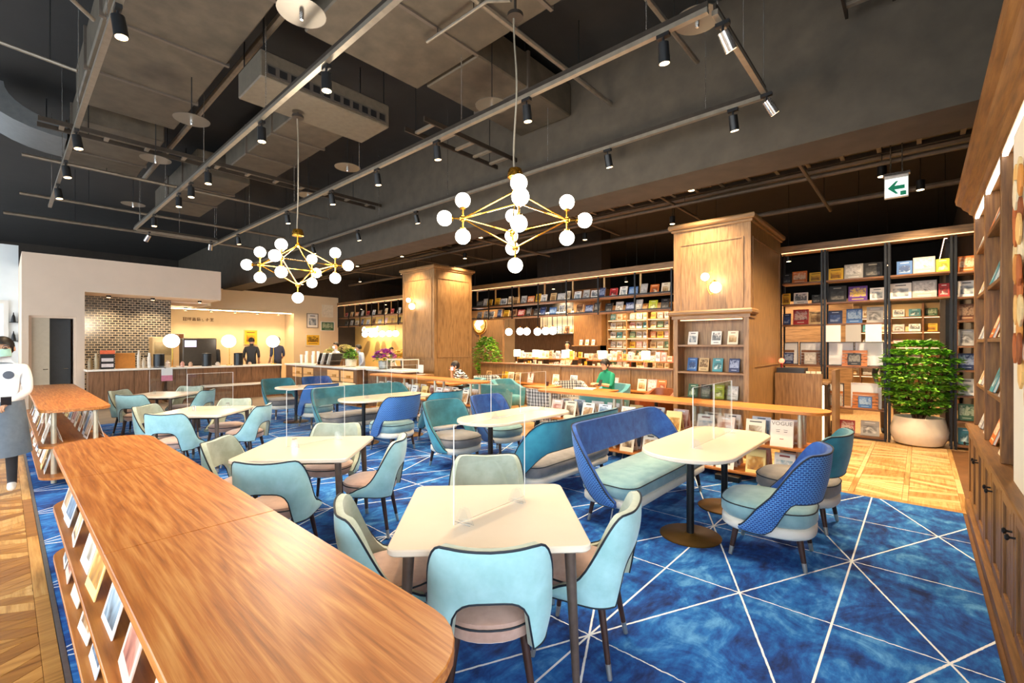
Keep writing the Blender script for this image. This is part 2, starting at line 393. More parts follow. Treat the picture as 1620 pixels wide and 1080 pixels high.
# ================================================================ upholstered seats
def sst(t): t = max(0., min(1., t)); return t * t * (3 - 2 * t)
def shell(path, ztop, zbot, th, lean, zref, rows=6):
    """wrap-around backrest: outer face (slot 0, with UV), inner face and rims (slot 1); returns mesh, top edge and bottom edge"""
    n = len(path); c = Vector((0, 0.05)); nor = []; arc = [0]
    for i in range(n):
        a, b = Vector(path[max(0, i - 1)]), Vector(path[min(n - 1, i + 1)]); t_ = (b - a).normalized(); q = Vector((t_.y, -t_.x))
        if q.dot(Vector(path[i]) - c) < 0: q = -q
        nor.append(q)
        if i: arc.append(arc[-1] + (Vector(path[i]) - Vector(path[i - 1])).length)
    def pt(i, j, sd):
        z = zbot[i] + (ztop[i] - zbot[i]) * j / rows; o = lean * (z - zref)
        bulge = .012 * sin(pi * j / rows) if sd == 0 else .006 * sin(pi * j / rows)
        p = Vector(path[i]) + nor[i] * (o + (bulge if sd == 0 else -th + bulge)); return (p.x, p.y, z)
    mb = MB(); R = rows + 1
    flip = (Vector(path[1]) - Vector(path[0])).cross(nor[0]) if False else None
    V0 = [pt(i, j, 0) for i in range(n) for j in range(R)]; V1 = [pt(i, j, 1) for i in range(n) for j in range(R)]
    uv = [(arc[i], V0[i * R + j][2]) for i in range(n) for j in range(R)]
    q = [(i * R + j, (i + 1) * R + j, (i + 1) * R + j + 1, i * R + j + 1) for i in range(n - 1) for j in range(rows)]
    t0 = Vector(path[n // 2 + 1]) - Vector(path[n // 2]); out = t0.x * (-nor[n // 2].y) + t0.y * nor[n // 2].x
    if out < 0: q = [f[::-1] for f in q]
    mb.add(V0, q, uv); mb.mi = 1; mb.add(V1, [f[::-1] for f in q])
    o = n * R; rim = []
    for i in range(n - 1):
        a, b = i * R + rows, (i + 1) * R + rows; rim.append((a, b, b + o, a + o)); a, b = i * R, (i + 1) * R; rim.append((b, a, a + o, b + o))
    for j in range(rows):
        rim.append((j + 1, j, j + o, j + 1 + o)); k_ = (n - 1) * R; rim.append((k_ + j, k_ + j + 1, k_ + j + 1 + o, k_ + j + o))
    if out < 0: rim = [f[::-1] for f in rim]
    b0 = len(mb.v) - 2 * o
    for f in rim: mb.f.append(tuple(b0 + i for i in f)); mb.m.append(1)
    return mb, [V0[i * R + rows] for i in range(n)], [V0[i * R] for i in range(n)]
def sup(th_, a, b, e=.78):
    p = lambda t: math.copysign(abs(t) ** e, t)
    return (a * p(sin(th_)), -b * p(cos(th_)))
def leg(mb_leg, par, p0, p1, r0, r1, tip=.07, mat=None):
    p0, p1 = Vector(p0), Vector(p1); p1.z = .008; k_ = tip / (p0 - p1).length; q = p1 + (p0 - p1) * k_
    L = MB().cyl(q, p0, r1 + (r0 - r1) * k_, r0, 12).build('leg', mat or DARKLEG, par)
    MB().cyl(p1, q, r1, r1 + (r0 - r1) * k_ + .0006, 12).build('leg_tip', TIP, L)

def dining_chair(label, outer, inner, seat):
    t = thing('dining_chair', label, 'chair'); N = 41; tm = radians(103)
    th = [-tm + 2 * tm * i / (N - 1) for i in range(N)]; path = [sup(x, .258, .262, .64) for x in th]
    zt, zb = [], []
    for x in th:
        s = abs(x) / tm
        zt.append(.80 - .012 * max(0, 1 - s / .25) - (.80 - .40) * sst((s - .34) / .68) ** .95)
        zb.append(.355 + (.22 * max(0, 1 - (s / .31) ** 3.0) ** .5 if s < .31 else 0.0) + .012 * sst((s - .6) / .4))
    mb, top, bot = shell(path, zt, zb, .042, .11, .36)
    mb.build('backrest', [outer, inner], t, 60)
    MB().tube(top, .0055, 6).tube(bot, .0045, 6).build('piping', PIPING, t)
    s = MB().lathe([(.14, .362), (.2, .366), (.222, .382), (.224, .425), (.215, .45), (.18, .466), (.09, .474), (.01, .476)], 28, (0, -.002, 0), sq=.88).build('seat', seat, t)
    MB().tube([(.224 * math.copysign(abs(cos(a)) ** .88, cos(a)), -.002 + .224 * math.copysign(abs(sin(a)) ** .88, sin(a)), .432) for a in [2 * pi * i / 36 for i in range(36)]], .0045, 6, True).build('seat_piping', PIPING, s)
    for sx in (-1, 1):
        for sy in (-1, 1): leg(None, t, (sx * .145, sy * .14, .385), (sx * .2, sy * .205, .004), .021, .012)
    t.scale = (1.0, 1.0, 1.03)
    return t

def lounge_chair(label, outer, inner, seat):
    t = thing('lounge_chair', label, 'armchair'); N = 49; tm = radians(120)
    th = [-tm + 2 * tm * i / (N - 1) for i in range(N)]; path = [sup(x, .325, .31) for x in th]; zt, zb = [], []
    for x in th:
        s = abs(x) / tm
        zt.append(.87 - .60 * sst((s - .36) / .66)); zb.append(.24 + .27 * (1 - sst((s - .50) / .28)))
    zt = [max(a, b + .015) for a, b in zip(zt, zb)]
    mb, top, bot = shell(path, zt, zb, .035, .16, .3)
    mb.build('backrest', [outer, inner], t, 60)
    MB().tube(top, .006, 6).tube(bot, .004, 6).build('piping', PIPING, t)
    seat_stack(t, [(sup(a, .298, .33, .72)) for a in [2 * pi * i / 40 for i in range(40)]], seat)
    for sx in (-1, 1):
        for sy in (-1, 1): leg(None, t, (sx * .2, sy * .21, .24), (sx * .225, sy * .25, .004), .024, .014, .065)
    return t
def seat_stack(t, poly, seat):
    MB().prism([(x * .985, y * .985 + .02) for x, y in poly], .225, .305, .016).build('seat_base', CREAMV, t, 50)
    s = MB().prism([(x, y + .02) for x, y in poly], .305, .445, .03).build('seat_cushion', seat, t, 50)
    MB().tube([(x, y + .02, .418) for x, y in poly], .005, 6, True).build('seat_piping', PIPING, s)
def bench(label, L, outer, inner, seat):
    t = thing('bench', label, 'bench'); h = L / 2; R = .26; yb = -.33; pts = []
    seg = [(-h, .12), (-h, yb + R)]
    for i in range(5): pts.append((-h, .12 + (yb + R - .12) * i / 5))
    for i in range(9): a = pi + pi / 2 * i / 8; pts.append((-h + R + R * cos(a), yb + R + R * sin(a)))
    n2 = 14
    for i in range(1, n2): pts.append((-h + R + (L - 2 * R) * i / n2, yb))
    pts += [(-x, y) for x, y in pts[:14]][::-1]
    arc = [0]
    for i in range(1, len(pts)): arc.append(arc[-1] + (Vector(pts[i]) - Vector(pts[i - 1])).length)
    zt, zb = [], []
    for s in arc:
        s = min(s, arc[-1] - s); zt.append(.27 + .62 * sst((s + .05) / .52)); zb.append(.24 + .34 * sst((s - .12) / .42))
    zt = [max(a, b + .015) for a, b in zip(zt, zb)]
    mb, top, bot = shell(pts, zt, zb, .04, .16, .3, 7)
    mb.build('backrest', [outer, inner], t, 60); MB().tube(top, .006, 6).tube(bot, .004, 6).build('piping', PIPING, t)
    poly = []
    for cx, cy, a0 in ((h - .16, .25 - .12, 0), (-h + .16, .25 - .12, pi / 2), (-h + .2, -.15, pi), (h - .2, -.15, 1.5 * pi)):
        r = .13 if cy > 0 else .16
        for i in range(7): a = a0 + pi / 2 * i / 6; poly.append((cx + r * cos(a), cy + r * sin(a)))
    seat_stack(t, poly, seat)
    for sx in (-1, 1):
        for sy, y in ((-1, -.2), (1, .2)): leg(None, t, (sx * (h - .2), y, .24), (sx * (h - .17), y + sy * .04, .004), .024, .014, .065)
    return t
CREAMV = FABRIC('cream_band', '#e4ded2', None, .9, 500, .1, .05)
TEAL_L = FABRIC('pale_teal_weave', '#a9d6da', '#93c2c4'); TEAL_M = FABRIC('teal_weave', '#4f97a3', '#3f8290'); TEAL_IN = FABRIC('sage_lining', '#b9c4b4', '#a0aa96')
TEAL_D = FABRIC('deep_teal_weave', '#3795ab', '#2a8099'); TEAL_DI = FABRIC('deep_teal_lining', '#3b7f8c', '#2c6570')
TAUPE = FABRIC('taupe_velvet', '#c4a294', '#a88576', .85, 900, .6); GREYSEAT = FABRIC('grey_seat_weave', '#8a8582', '#74706e'); TEALSEAT = FABRIC('teal_grey_seat', '#84a8ae', '#6f969e')
NAVY_O = VELVET('navy_honeycomb', '#0b2c6c', '#1c4c98', True); NAVY_I = VELVET('navy_velvet', '#12367c', '#2a5ca8')

# ---- square tables with dining chairs
def square_table(label, loc, rz, S=.92):
    t = thing('square_table', label, 'table', loc, rz); h = S / 2; r = .055; poly = []
    for cx, cy, a0 in ((h - r, h - r, 0), (-h + r, h - r, pi / 2), (-h + r, -h + r, pi), (h - r, -h + r, 1.5 * pi)):
        for i in range(6): a = a0 + pi / 2 * i / 5; poly.append((cx + r * cos(a), cy + r * sin(a)))
    MB().prism(poly, .718, .75, .006).build('tabletop', WHITE_TOP, t, 30)
    f = MB()
    for s in (-1, 1): f.bb(-.34, .34, s * .35 - .012, s * .35 + .012, .685, .718).bb(s * .35 - .012, s * .35 + .012, -.338, .338, .685, .718)
    f.build('frame', IRON, t)
    for sx in (-1, 1):
        for sy in (-1, 1): leg(None, t, (sx * .37, sy * .37, .718), (sx * .40, sy * .40, .004), .027, .016, .05, TLEG)
    return t
TLEG = M('#5a4b42', .4, .2, .2, 20)
def oval_table(label, loc, group=None):
    t = thing('oval_table', label, 'table', loc); poly = []; R = .385; L = 1.66
    for i in range(15): a = pi / 2 + pi * i / 14; poly.append((-L / 2 + R * .95 + R * .95 * cos(a), R * sin(a)))
    for cx, cy, a0, r in ((L / 2 - .2, -R + .2, 1.5 * pi, .2), (L / 2 - .2, R - .2, 0, .2)):
        for i in range(6): a = a0 + pi / 2 * i / 5; poly.append((cx + r * cos(a), cy + r * sin(a)))
    MB().prism(poly, .716, .75, .006).build('tabletop', WHITE_TOP, t, 30)
    for x in (-.42, .5):
        c = MB().cyl((x, 0, .02), (x, 0, .716), .031, n=16).build('column', BLACKM, t)
        MB().lathe([(.25, .004), (.25, .012), (.235, .017), (.05, .022), (.04, .03)], 32, (x, 0, 0)).build('foot_plate', M('#6b4e22', .35, .7, .1), t)
        MB().bb(x - .13, x + .13, -.12, .12, .706, .716).build('mounting_plate', BLACKM, t)
    return t
def partition(label, loc, rz, L=.62, h=.5, seam=False):
    t = thing('acrylic_partition', label, 'partition', loc, rz)
    p = MB().bb(-L / 2, L / 2, -.0025, .0025, .012, h).build('panel', ACRYL, t, 0)
    e = MB().bb(-L / 2 - .002, -L / 2, -.0025, .0025, .012, h).bb(L / 2, L / 2 + .002, -.0025, .0025, .012, h).bb(-L / 2, L / 2, -.0025, .0025, h, h + .002)
    if seam: e.bb(-.001, .001, -.003, .003, .012, h)
    e.build('polished_edge', ACRYL_EDGE, p, 0)
    for x in (-L / 2 + .07, L / 2 - .07):
        for dx in (-.012, .012): MB().add([(x + dx - .0025, -.055, 0), (x + dx + .0025, -.055, 0), (x + dx + .0025, .055, 0), (x + dx - .0025, .055, 0), (x + dx - .0025, -.02, .075), (x + dx + .0025, -.02, .075), (x + dx + .0025, .02, .075), (x + dx - .0025, .02, .075)],
                 [(0, 3, 2, 1), (4, 5, 6, 7), (0, 1, 5, 4), (2, 3, 7, 6), (1, 2, 6, 5), (3, 0, 4, 7)]).build('foot', ACRYL, t, 0)
    return t
TB = [(1.76, 1.74), (1.80, 4.02), (1.84, 7.3), (1.95, 10.3)]
TN = ['nearest the display table with the rounded end', 'second from the camera', 'third from the camera', 'beside the cafe counter']
TS = ['the nearest square table', 'the second square table', 'the third square table', 'the last square table']
side = {'front': 225, 'right': -45, 'back': 45, 'left': 135}
DIST = {(0, 'front'): .33, (0, 'left'): .5, (0, 'right'): .50, (0, 'back'): .67}
LOOK = {'front': 'its back to the camera', 'right': 'on the bench side', 'back': 'facing the camera', 'left': 'on the window side'}
ch0 = None
for i, (x, y) in enumerate(TB):
    square_table('white square table with tapered dark legs, ' + TN[i], (x, y, 0), radians(45))
    for sd, ang in side.items():
        d = DIST.get((i, sd), .53); a = radians(ang); loc = (x + d * cos(a), y + d * sin(a), 0); rz = a + pi / 2 + radians({(0, 'right'): -28, (0, 'left'): 20}.get((i, sd), 0))
        off = {(0, 'back'): (.0, .02)}.get((i, sd), (0, 0)); loc = (loc[0] + off[0], loc[1] + off[1], 0)
        lb = 'pale teal barrel chair at %s, %s' % (TS[i], LOOK[sd])
        if ch0 is None: ch0 = dining_chair(lb, TEAL_L, TEAL_IN, TAUPE); ch0.location = loc; ch0.rotation_euler = (0, 0, rz); ch0['group'] = 'dining chairs at the square tables'
        else: dup(ch0, loc, rz, lb, 'dining chairs at the square tables')
    partition('clear acrylic partition standing across %s' % TS[i], (x + [0, .12, .1, .1][i], y + [-.02, .1, .1, .1][i], .7502), radians([2, 5, 4, 0][i]), .56)
# ---- oval tables with benches and lounge chairs
OV = [(4.38, 1.48), (4.38, 3.9), (4.45, 6.95), (4.6, 9.95)]
ON = ['nearest the oak bookcase', 'second along from the oak bookcase', 'third along, by the flower pot side', 'last one before the cafe counter']
for i, (x, y) in enumerate(OV):
    oval_table('white oval-ended table on two black columns, ' + ON[i], (x, y, 0), 'oval tables')
    partition('tall clear acrylic partition along the oval table ' + ON[i], (x + .1, y - .03, .7502), 0, 1.08, .53, True)
b1 = bench('navy honeycomb velvet bench with curved back and teal seat', 1.9, NAVY_O, NAVY_I, TEALSEAT); b1.location = (4.45, 2.08, 0); b1.rotation_euler = (0, 0, pi)
b2 = bench('bright teal bench with taupe seat, back turned to the navy bench', 1.6, TEAL_D, TEAL_DI, GREYSEAT); b2.location = (4.25, 3.1, 0)
b3 = bench('deep teal bench with taupe seat behind the third oval table', 1.9, TEAL_D, TEAL_DI, GREYSEAT); b3.location = (4.5, 7.55, 0); b3.rotation_euler = (0, 0, pi)
G = 'lounge chairs at the oval tables'
cn = lounge_chair('navy honeycomb lounge chair with teal seat, nearest the camera', NAVY_O, NAVY_I, TEALSEAT); cn.location = (4.06, .88, 0); cn.rotation_euler = (0, 0, radians(4)); cn['group'] = G
ct = lounge_chair('teal lounge chair with taupe seat behind the nearest navy chair', TEAL_D, TEAL_DI, GREYSEAT); ct.location = (4.98, .84, 0); ct.rotation_euler = (0, 0, radians(-3)); ct['group'] = G
dup(ct, (4.1, 4.72, 0), pi, 'teal lounge chair showing its grey seat at the second oval table', G)
dup(cn, (5.0, 4.75, 0), pi, 'navy lounge chair facing the camera at the second oval table', G)
dup(cn, (4.1, 6.2, 0), radians(6), 'navy lounge chair seen from behind at the third oval table', G)
dup(ct, (5.0, 6.2, 0), 0, 'teal lounge chair behind the navy one at the third oval table', G)
dup(cn, (4.22, 9.1, 0), radians(3), 'navy lounge chair seen from behind at the last oval table', G)
dup(ct, (4.2, 10.75, 0), pi, 'teal lounge chair facing the camera at the last oval table', G)
dup(cn, (5.1, 10.75, 0), pi, 'navy lounge chair facing the camera at the last oval table', G)

# ---- low display tables full of magazines
CV = [COVER(0, '#f1ead9', '#b98d5a', '#6b4a33', band=(.9, .05, '#3b2b20')), COVER(1, '#efe9e0', '#8fa6b5', '#3d4a55', (.5, .4, .4, .32), (.88, .06, '#8c2f2a')),
      COVER(2, '#f4efe4', '#d8b07c', '#a26d3d', (.5, .5, .42, .42), (.12, .04, '#5a4634')), COVER(3, '#e9dcc0', '#94744c', '#4c3a28', (.5, .48, .34, .26), (.9, .04, '#40301f')),
      COVER(4, '#f3d98b', '#c98d2e', '#7a4b17', (.5, .42, .4, .28)), COVER(5, '#dfe6ea', '#5f7d99', '#2b3f57', (.5, .5, .44, .36), (.92, .035, '#22303f')),
      COVER(6, '#e6c9b6', '#c4806a', '#7d3b31', (.5, .45, .38, .3), (.9, .05, '#ffffff')), COVER(7, '#f7f3ea', '#cfc3ae', '#7e7361', (.5, .32, .3, .16), (.8, .05, '#303030'))]
_mag = {}
def magazine(ci, wd=.21, ht=.275):
    k_ = (ci, wd, ht)
    if k_ not in _mag:
        m_ = MB(); dx = wd / 2; th = .005; sp = .085
        for sg in (-1, 1):
            m_.mi = 0
            p = [(-dx, sg * sp, 0), (dx, sg * sp, 0), (dx, sg * .003, ht), (-dx, sg * .003, ht)]; q = [(a, b - sg * th, c) for a, b, c in p]
            if sg > 0: p, q = p[::-1], q[::-1]
            m_.add(p + q, [(0, 1, 2, 3), (7, 6, 5, 4), (0, 4, 5, 1), (1, 5, 6, 2), (2, 6, 7, 3), (3, 7, 4, 0)])
        _mag[k_] = m_.mesh('magazine', CV[ci], 0)
    return _mag[k_]
def put_mag(loc, rz, ci, label, group, wd=.21, ht=.275):
    return tag(link('magazine', magazine(ci, wd, ht), None, loc, (0, 0, rz)), label, 'magazine', group)
DLEG = M('#d8cbb0', .35, .5, .06)
def rrect(x0, x1, y0, y1, r, n=8):
    out = []
    for cx, cy, a0 in ((x1 - r, y1 - r, 0), (x0 + r, y1 - r, pi / 2), (x0 + r, y0 + r, pi), (x1 - r, y0 + r, 1.5 * pi)):
        for i in range(n): a = a0 + pi / 2 * i / (n - 1); out.append((cx + r * cos(a), cy + r * sin(a)))
    return out
def display(label, x0, x1, y0, y1, ztop, seams, shelves, r=.2, topmat=None):
    t = thing('display_table', label, 'display table', ((x0 + x1) / 2, (y0 + y1) / 2, 0)); ox, oy = t.location.x, t.location.y
    cut = [y0] + seams + [y1]; full = rrect(x0, x1, y0, y1, r)
    for i in range(len(cut) - 1):   # veneered top boards meeting at fine seams
        a, b = cut[i] + (.0015 if i else 0), cut[i + 1] - (.0015 if i < len(cut) - 2 else 0)
        pl = [p for p in full if a <= p[1] <= b]
        if i: pl += [(x0, a), (x1, a)]
        if i < len(cut) - 2: pl += [(x1, b), (x0, b)]
        cx, cy = (x0 + x1) / 2, (a + b) / 2; pl.sort(key=lambda p: math.atan2(p[1] - cy, p[0] - cx))
        MB().prism([(p[0] - ox, p[1] - oy) for p in pl], ztop - .036, ztop, .003).build('top_board', topmat or TOPWOOD, t, 30)
    for z in shelves:
        MB().prism([(p[0] - ox, p[1] - oy) for p in rrect(x0, x1, y0 + .02, y1 - .02, r)], z - .028, z, .003).build('shelf', SHELFWOOD, t, 30)
    n = max(2, int((y1 - y0) / 1.15)); W2 = (x1 - x0) / 2 - .13
    for i in range(n + 1):
        y = y0 + .28 + (y1 - y0 - .56) * i / n - oy
        for sx in (-1, 1): MB().cyl((sx * W2, y, .004), (sx * W2, y, ztop - .036), .026, n=14).build('leg', DLEG, t)
        LEGS.setdefault(t.name, []).append(y + oy)
    return t
LEGS = {}
# the long one under the camera: X .24-.84
D1 = display('long walnut-topped magazine display table with rounded end in front', .24, .82, .80, 4.92, .90, [2.18, 3.55], [.115, .475], .23)
D2 = display('walnut-topped magazine display table behind the walking waiter', .27, .9, 7.4, 12.2, .90, [9.0, 10.6], [.115, .475], .2)
D3 = display('narrow oak magazine display table beside the navy bench', 5.93, 6.43, .74, 4.85, .90, [2.8], [.115, .475], .22, SHELFWOOD)
D4 = display('narrow oak magazine display table below the flower pot', 6.0, 6.5, 6.3, 10.2, .93, [8.2], [.115, .475], .2, SHELFWOOD)
SH = {.475: 'middle shelf', .115: 'bottom shelf'}
def fill(D, nm, ys, xs, rz, grp, jit=.06, zs=(.475, .115), skip=(), sides=('window', 'carpet'), size=(.21, .275)):
    for z in zs:
        for k_, y in enumerate(ys):
            for c_, x in enumerate(xs):
                if (z, k_, c_) in skip: continue
                ly = min(LEGS[D.name], key=lambda q: abs(q - y)); yy = y if abs(ly - y) > size[0] / 2 + .042 else ly + math.copysign(size[0] / 2 + .044, y - ly)
                put_mag((x + rnd.uniform(-.01, .01), yy, z + .001), rz[c_] + rnd.uniform(-jit, jit), (k_ * 3 + c_ * 2 + (1 if z < .3 else 0)) % 8,
                        '%s magazine tent, %s, %s side, %s' % (ORD[k_], SH[z], sides[c_], nm), grp, *size)
L1 = [1.25 + .42 * i for i in range(9)]
fill(D1, 'long display table in front', L1, (.365, .72), (-pi / 2, pi / 2), 'magazines on the long display table', size=(.245, .3))
fill(D2, 'display table behind the waiter', [7.7 + .46 * i for i in range(9)], (.40, .77), (-pi / 2, pi / 2), 'magazines on the display table behind the waiter', size=(.245, .3))
Y3 = [1.14 + .335 * i for i in range(11)]
fill(D3, 'narrow display beside navy bench', Y3, (6.06, 6.31), (-pi / 2, pi / 2), 'magazines on the narrow display by the bench', skip=((.475, 0, 0),), sides=('carpet', 'readers'))
fill(D4, 'display below the flower pot', [6.6 + .36 * i for i in range(10)], (6.14, 6.38), (-pi / 2, pi / 2), 'magazines on the display below the flower pot', sides=('carpet', 'readers'))
# fashion magazine with a face on the cover
vm = tag(link('magazine', None, None, (6.06, 1.2, .476), (0, 0, -pi / 2 + .1)), 'pale fashion magazine with VOGUE title and a face on its cover', 'magazine')
m_ = MB(); wd, ht, sp = .115, .29, .09
for sg in (-1, 1):
    p = [(-wd, sg * sp, 0), (wd, sg * sp, 0), (wd, sg * .003, ht), (-wd, sg * .003, ht)]; q = [(a, b - sg * .005, c) for a, b, c in p]
    if sg > 0: p, q = p[::-1], q[::-1]
    m_.add(p + q, [(0, 1, 2, 3), (7, 6, 5, 4), (0, 4, 5, 1), (1, 5, 6, 2), (2, 6, 7, 3), (3, 7, 4, 0)])
m_.build('cover', M('#f3e3d2', .45, 0, .03, 6, key='vogue'), vm, 0)
tilt = math.atan2(sp - .003, ht)
def on_cover(x, s): return (x, -sp + (sp - .003) * s / ht - .0012, s)
def mesh_text(name, s, mat, size, par, loc, rot, ext=.002, align='CENTER', shear=0.0):
    c = bpy.data.curves.new(name, 'FONT'); c.body = s; c.size = size; c.extrude = ext; c.align_x = align; c.resolution_u = 3; c.shear = shear
    o = bpy.data.objects.new(name, c); COL.objects.link(o); dg = bpy.context.evaluated_depsgraph_get(); me = bpy.data.meshes.new_from_object(o.evaluated_get(dg))
    bpy.data.objects.remove(o); me.materials.clear(); me.materials.append(mat); return link(name, me, par, loc, rot)
mesh_text('title_lettering', 'VOGUE', M('#8d7a63', .5), .062, vm, on_cover(0, .235), (pi / 2 - tilt, 0, 0), .0006)
f_ = MB(); INK = M('#5b3d33', .6)
for sx in (-1, 1):
    f_.box(on_cover(sx * .038, .165), (.034, .001, .006), Euler((-tilt, 0, sx * .1)).to_matrix()).box(on_cover(sx * .038, .185), (.042, .001, .004), Euler((-tilt, .1 * sx, 0)).to_matrix())
f_.build('printed_eyes', INK, vm, 0)
MB().box(on_cover(0, .085), (.04, .001, .009), Euler((-tilt, 0, 0)).to_matrix()).build('printed_mouth', M('#b06a5c', .6), vm, 0)
# ================================================================ books
PAL = {'black': ('#17181a', '#3a3a3c', '#8a8780'), 'white': ('#ece8df', '#9aa3a8', '#4a4f55'), 'grey': ('#a9a7a2', '#6d6c6a', '#d8d5cf'), 'tan': ('#c7a877', '#8c6a3f', '#5f4527'), 'yellow': ('#e3b431', '#b5791b', '#5a4413'),
       'red': ('#a8282b', '#5f1517', '#e0c9c0'), 'navy': ('#1d2f5c', '#33518c', '#9aa8c4'), 'blue': ('#3565a4', '#1f3f70', '#9cb9d8'), 'purple': ('#5a2f86', '#8c5ab4', '#e3c14a'), 'orange': ('#d2702b', '#8a3f14', '#f0d3ae'),
       'cream': ('#efe3c6', '#c9a672', '#8f6b40'), 'green': ('#3f6a4a', '#24432d', '#b9c7a4'), 'lime': ('#b9c11f', '#7d8512', '#e8e6b0'), 'brown': ('#6b4228', '#3c2415', '#c9a27c'), 'pink': ('#d9a7a0', '#a8615c', '#f2e1da'), 'teal': ('#3b8a94', '#1f5a63', '#c9dedd')}
BCOV = {}
for i, (k_, (a, b, c)) in enumerate(PAL.items()):
    BCOV[k_] = [COVER(40 + i, a, b, c, (.5, .42, .36, .26), (.86, .05, c)), COVER(80 + i, a, c, b, (.5, .6, .42, .3), (.14, .04, c), 6)]
_bk = {}
def book_mesh(colr, v, wd, ht, th):
    k_ = (colr, v, wd, ht, th)
    if k_ not in _bk:
        m_ = MB(); m_.bb(-wd / 2, wd / 2, -th, -th + .003, 0, ht).bb(-wd / 2, wd / 2, -.003, 0, 0, ht).bb(-wd / 2, -wd / 2 + .003, -th + .003, -.003, 0, ht)
        m_.mi = 1; m_.bb(-wd / 2 + .003, wd / 2 - .004, -th + .003, -.003, .003, ht - .003)
        _bk[k_] = m_.mesh('book', [BCOV[colr][v], PAGES], 0)
    return _bk[k_]
def put_book(loc, rz, colr, label, group, wd=.19, ht=.25, th=.02, lean=-.22, v=0, cat='book', name='book'):
    return tag(link(name, book_mesh(colr, v, wd, ht, th), None, loc, (lean, 0, rz)), label, cat, group)
FACE_X = -pi / 2      # print turned towards -X
LED = EM((1.0, .58, .26), 1.8); LEDC = EM((1.0, .93, .82), 6)

# ================================================================ oak bookcase along the right wall
bc = thing('bookcase', 'tall oak bookcase with panelled cabinets and lit crown on the right wall', 'bookcase', (4.3, -.55, 0)); bx, by = 4.3, -.55
def L_(mb): return mb   # bookcase parts are given in room axes, then shifted under the empty
def part(mb, name, mats, par, off, smooth=30, sub=None):
    o = mb.build(name, mats, sub or par, smooth)
    if sub is None: o.location = (-off[0], -off[1], -off[2] if len(off) > 2 else 0)
    return o
B0 = (bx, by)
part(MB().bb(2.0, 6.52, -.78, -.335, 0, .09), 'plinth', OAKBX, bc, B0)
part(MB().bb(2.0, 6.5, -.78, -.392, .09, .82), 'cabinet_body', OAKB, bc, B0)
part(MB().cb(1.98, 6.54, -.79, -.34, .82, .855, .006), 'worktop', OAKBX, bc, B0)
OAKD = WOOD('oak_groove', '#2a190c', '#3b2412', '#4b301b', 'z', .7, 1.6, .2)
for i in range(9):
    x0 = 2.02 + i * .5; x1 = x0 + .47
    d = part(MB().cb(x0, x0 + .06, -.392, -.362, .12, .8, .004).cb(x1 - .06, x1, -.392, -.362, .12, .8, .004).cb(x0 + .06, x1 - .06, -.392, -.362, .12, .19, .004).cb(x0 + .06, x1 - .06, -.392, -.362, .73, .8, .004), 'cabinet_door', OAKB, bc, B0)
    for j in range(4):
        a = x0 + .068 + j * .084
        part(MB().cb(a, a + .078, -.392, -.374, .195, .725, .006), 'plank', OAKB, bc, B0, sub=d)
    kx = x0 + .04 if i % 2 else x1 - .04
    kn = part(MB().lathe([(.006, 0), (.006, .02), (.016, .026), (.017, .034), (.008, .04)], 12, (0, 0, 0)), 'knob', BLACKM, bc, B0, sub=d)
    kn.rotation_euler = (-pi / 2, 0, 0); kn.location = (kx, -.362, .66)
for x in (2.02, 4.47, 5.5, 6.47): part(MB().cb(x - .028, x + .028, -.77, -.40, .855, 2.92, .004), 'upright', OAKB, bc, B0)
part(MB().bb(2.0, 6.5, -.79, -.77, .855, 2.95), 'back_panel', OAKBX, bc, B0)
SZ = [1.27, 1.70, 2.13, 2.57]
for z in SZ:
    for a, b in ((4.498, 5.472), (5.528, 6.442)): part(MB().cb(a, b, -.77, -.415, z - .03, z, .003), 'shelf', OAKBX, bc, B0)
cr = [(-.79, 2.92), (-.40, 2.92), (-.395, 2.95), (-.37, 2.965), (-.36, 2.99), (-.325, 3.02), (-.31, 3.05), (-.275, 3.075), (-.265, 3.12), (-.79, 3.12)]
m_ = MB(); n_ = len(cr); m_.add([(x, y, z) for x in (1.98, 6.54) for y, z in cr], [tuple(range(n_)), tuple(range(2 * n_ - 1, n_ - 1, -1))] + [(i, n_ + i, n_ + (i + 1) % n_, (i + 1) % n_) for i in range(n_)])
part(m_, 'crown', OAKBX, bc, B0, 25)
for a, b in ((2.1, 3.0), (3.03, 4.42), (4.52, 5.45), (5.55, 6.42)): part(MB().bb(a, b, -.43, -.405, 2.895, 2.915), 'light_strip', LEDC, bc, B0)
part(MB().bb(2.05, 3.93, -.77, -.405, .857, 2.86), 'display_panel', CREAM, bc, B0)
art = tag(link('wall_hanging', None, None, (3.4, -.403, 1.3)), 'autumn coloured wall hanging of layered leaf-shaped pieces on the cream panel', 'wall hanging')
AC = ['#c9893f', '#e0b36a', '#a85b2a', '#d9c08a', '#8a4a22', '#e8d6ae', '#b8672f']
for r_ in range(13):
    for c_ in range(4):
        x = -.34 + c_ * .2 + (r_ % 2) * .1 + rnd.uniform(-.03, .03); z = r_ * .105 + rnd.uniform(-.02, .02); wd = rnd.uniform(.09, .13)
        if r_ < 3 and c_ < 3 - r_: continue
        y0 = .004 + (r_ % 2) * .012 + (c_ % 2) * .006
        MB().prism([(x + wd * a, z + .14 * b) for a, b in ((0, -.55), (.5, -.3), (.62, .1), (.35, .5), (0, .62), (-.4, .5), (-.6, .1), (-.5, -.3))], y0, y0 + .011, .002).build('leaf_piece', M(AC[(r_ * 3 + c_ * 2) % 7], .7, 0, .15), art, 0)
for ch in art.children: ch.rotation_euler = (pi / 2, 0, pi)
row = ['lowest', 'second lowest', 'middle', 'fourth', 'top']
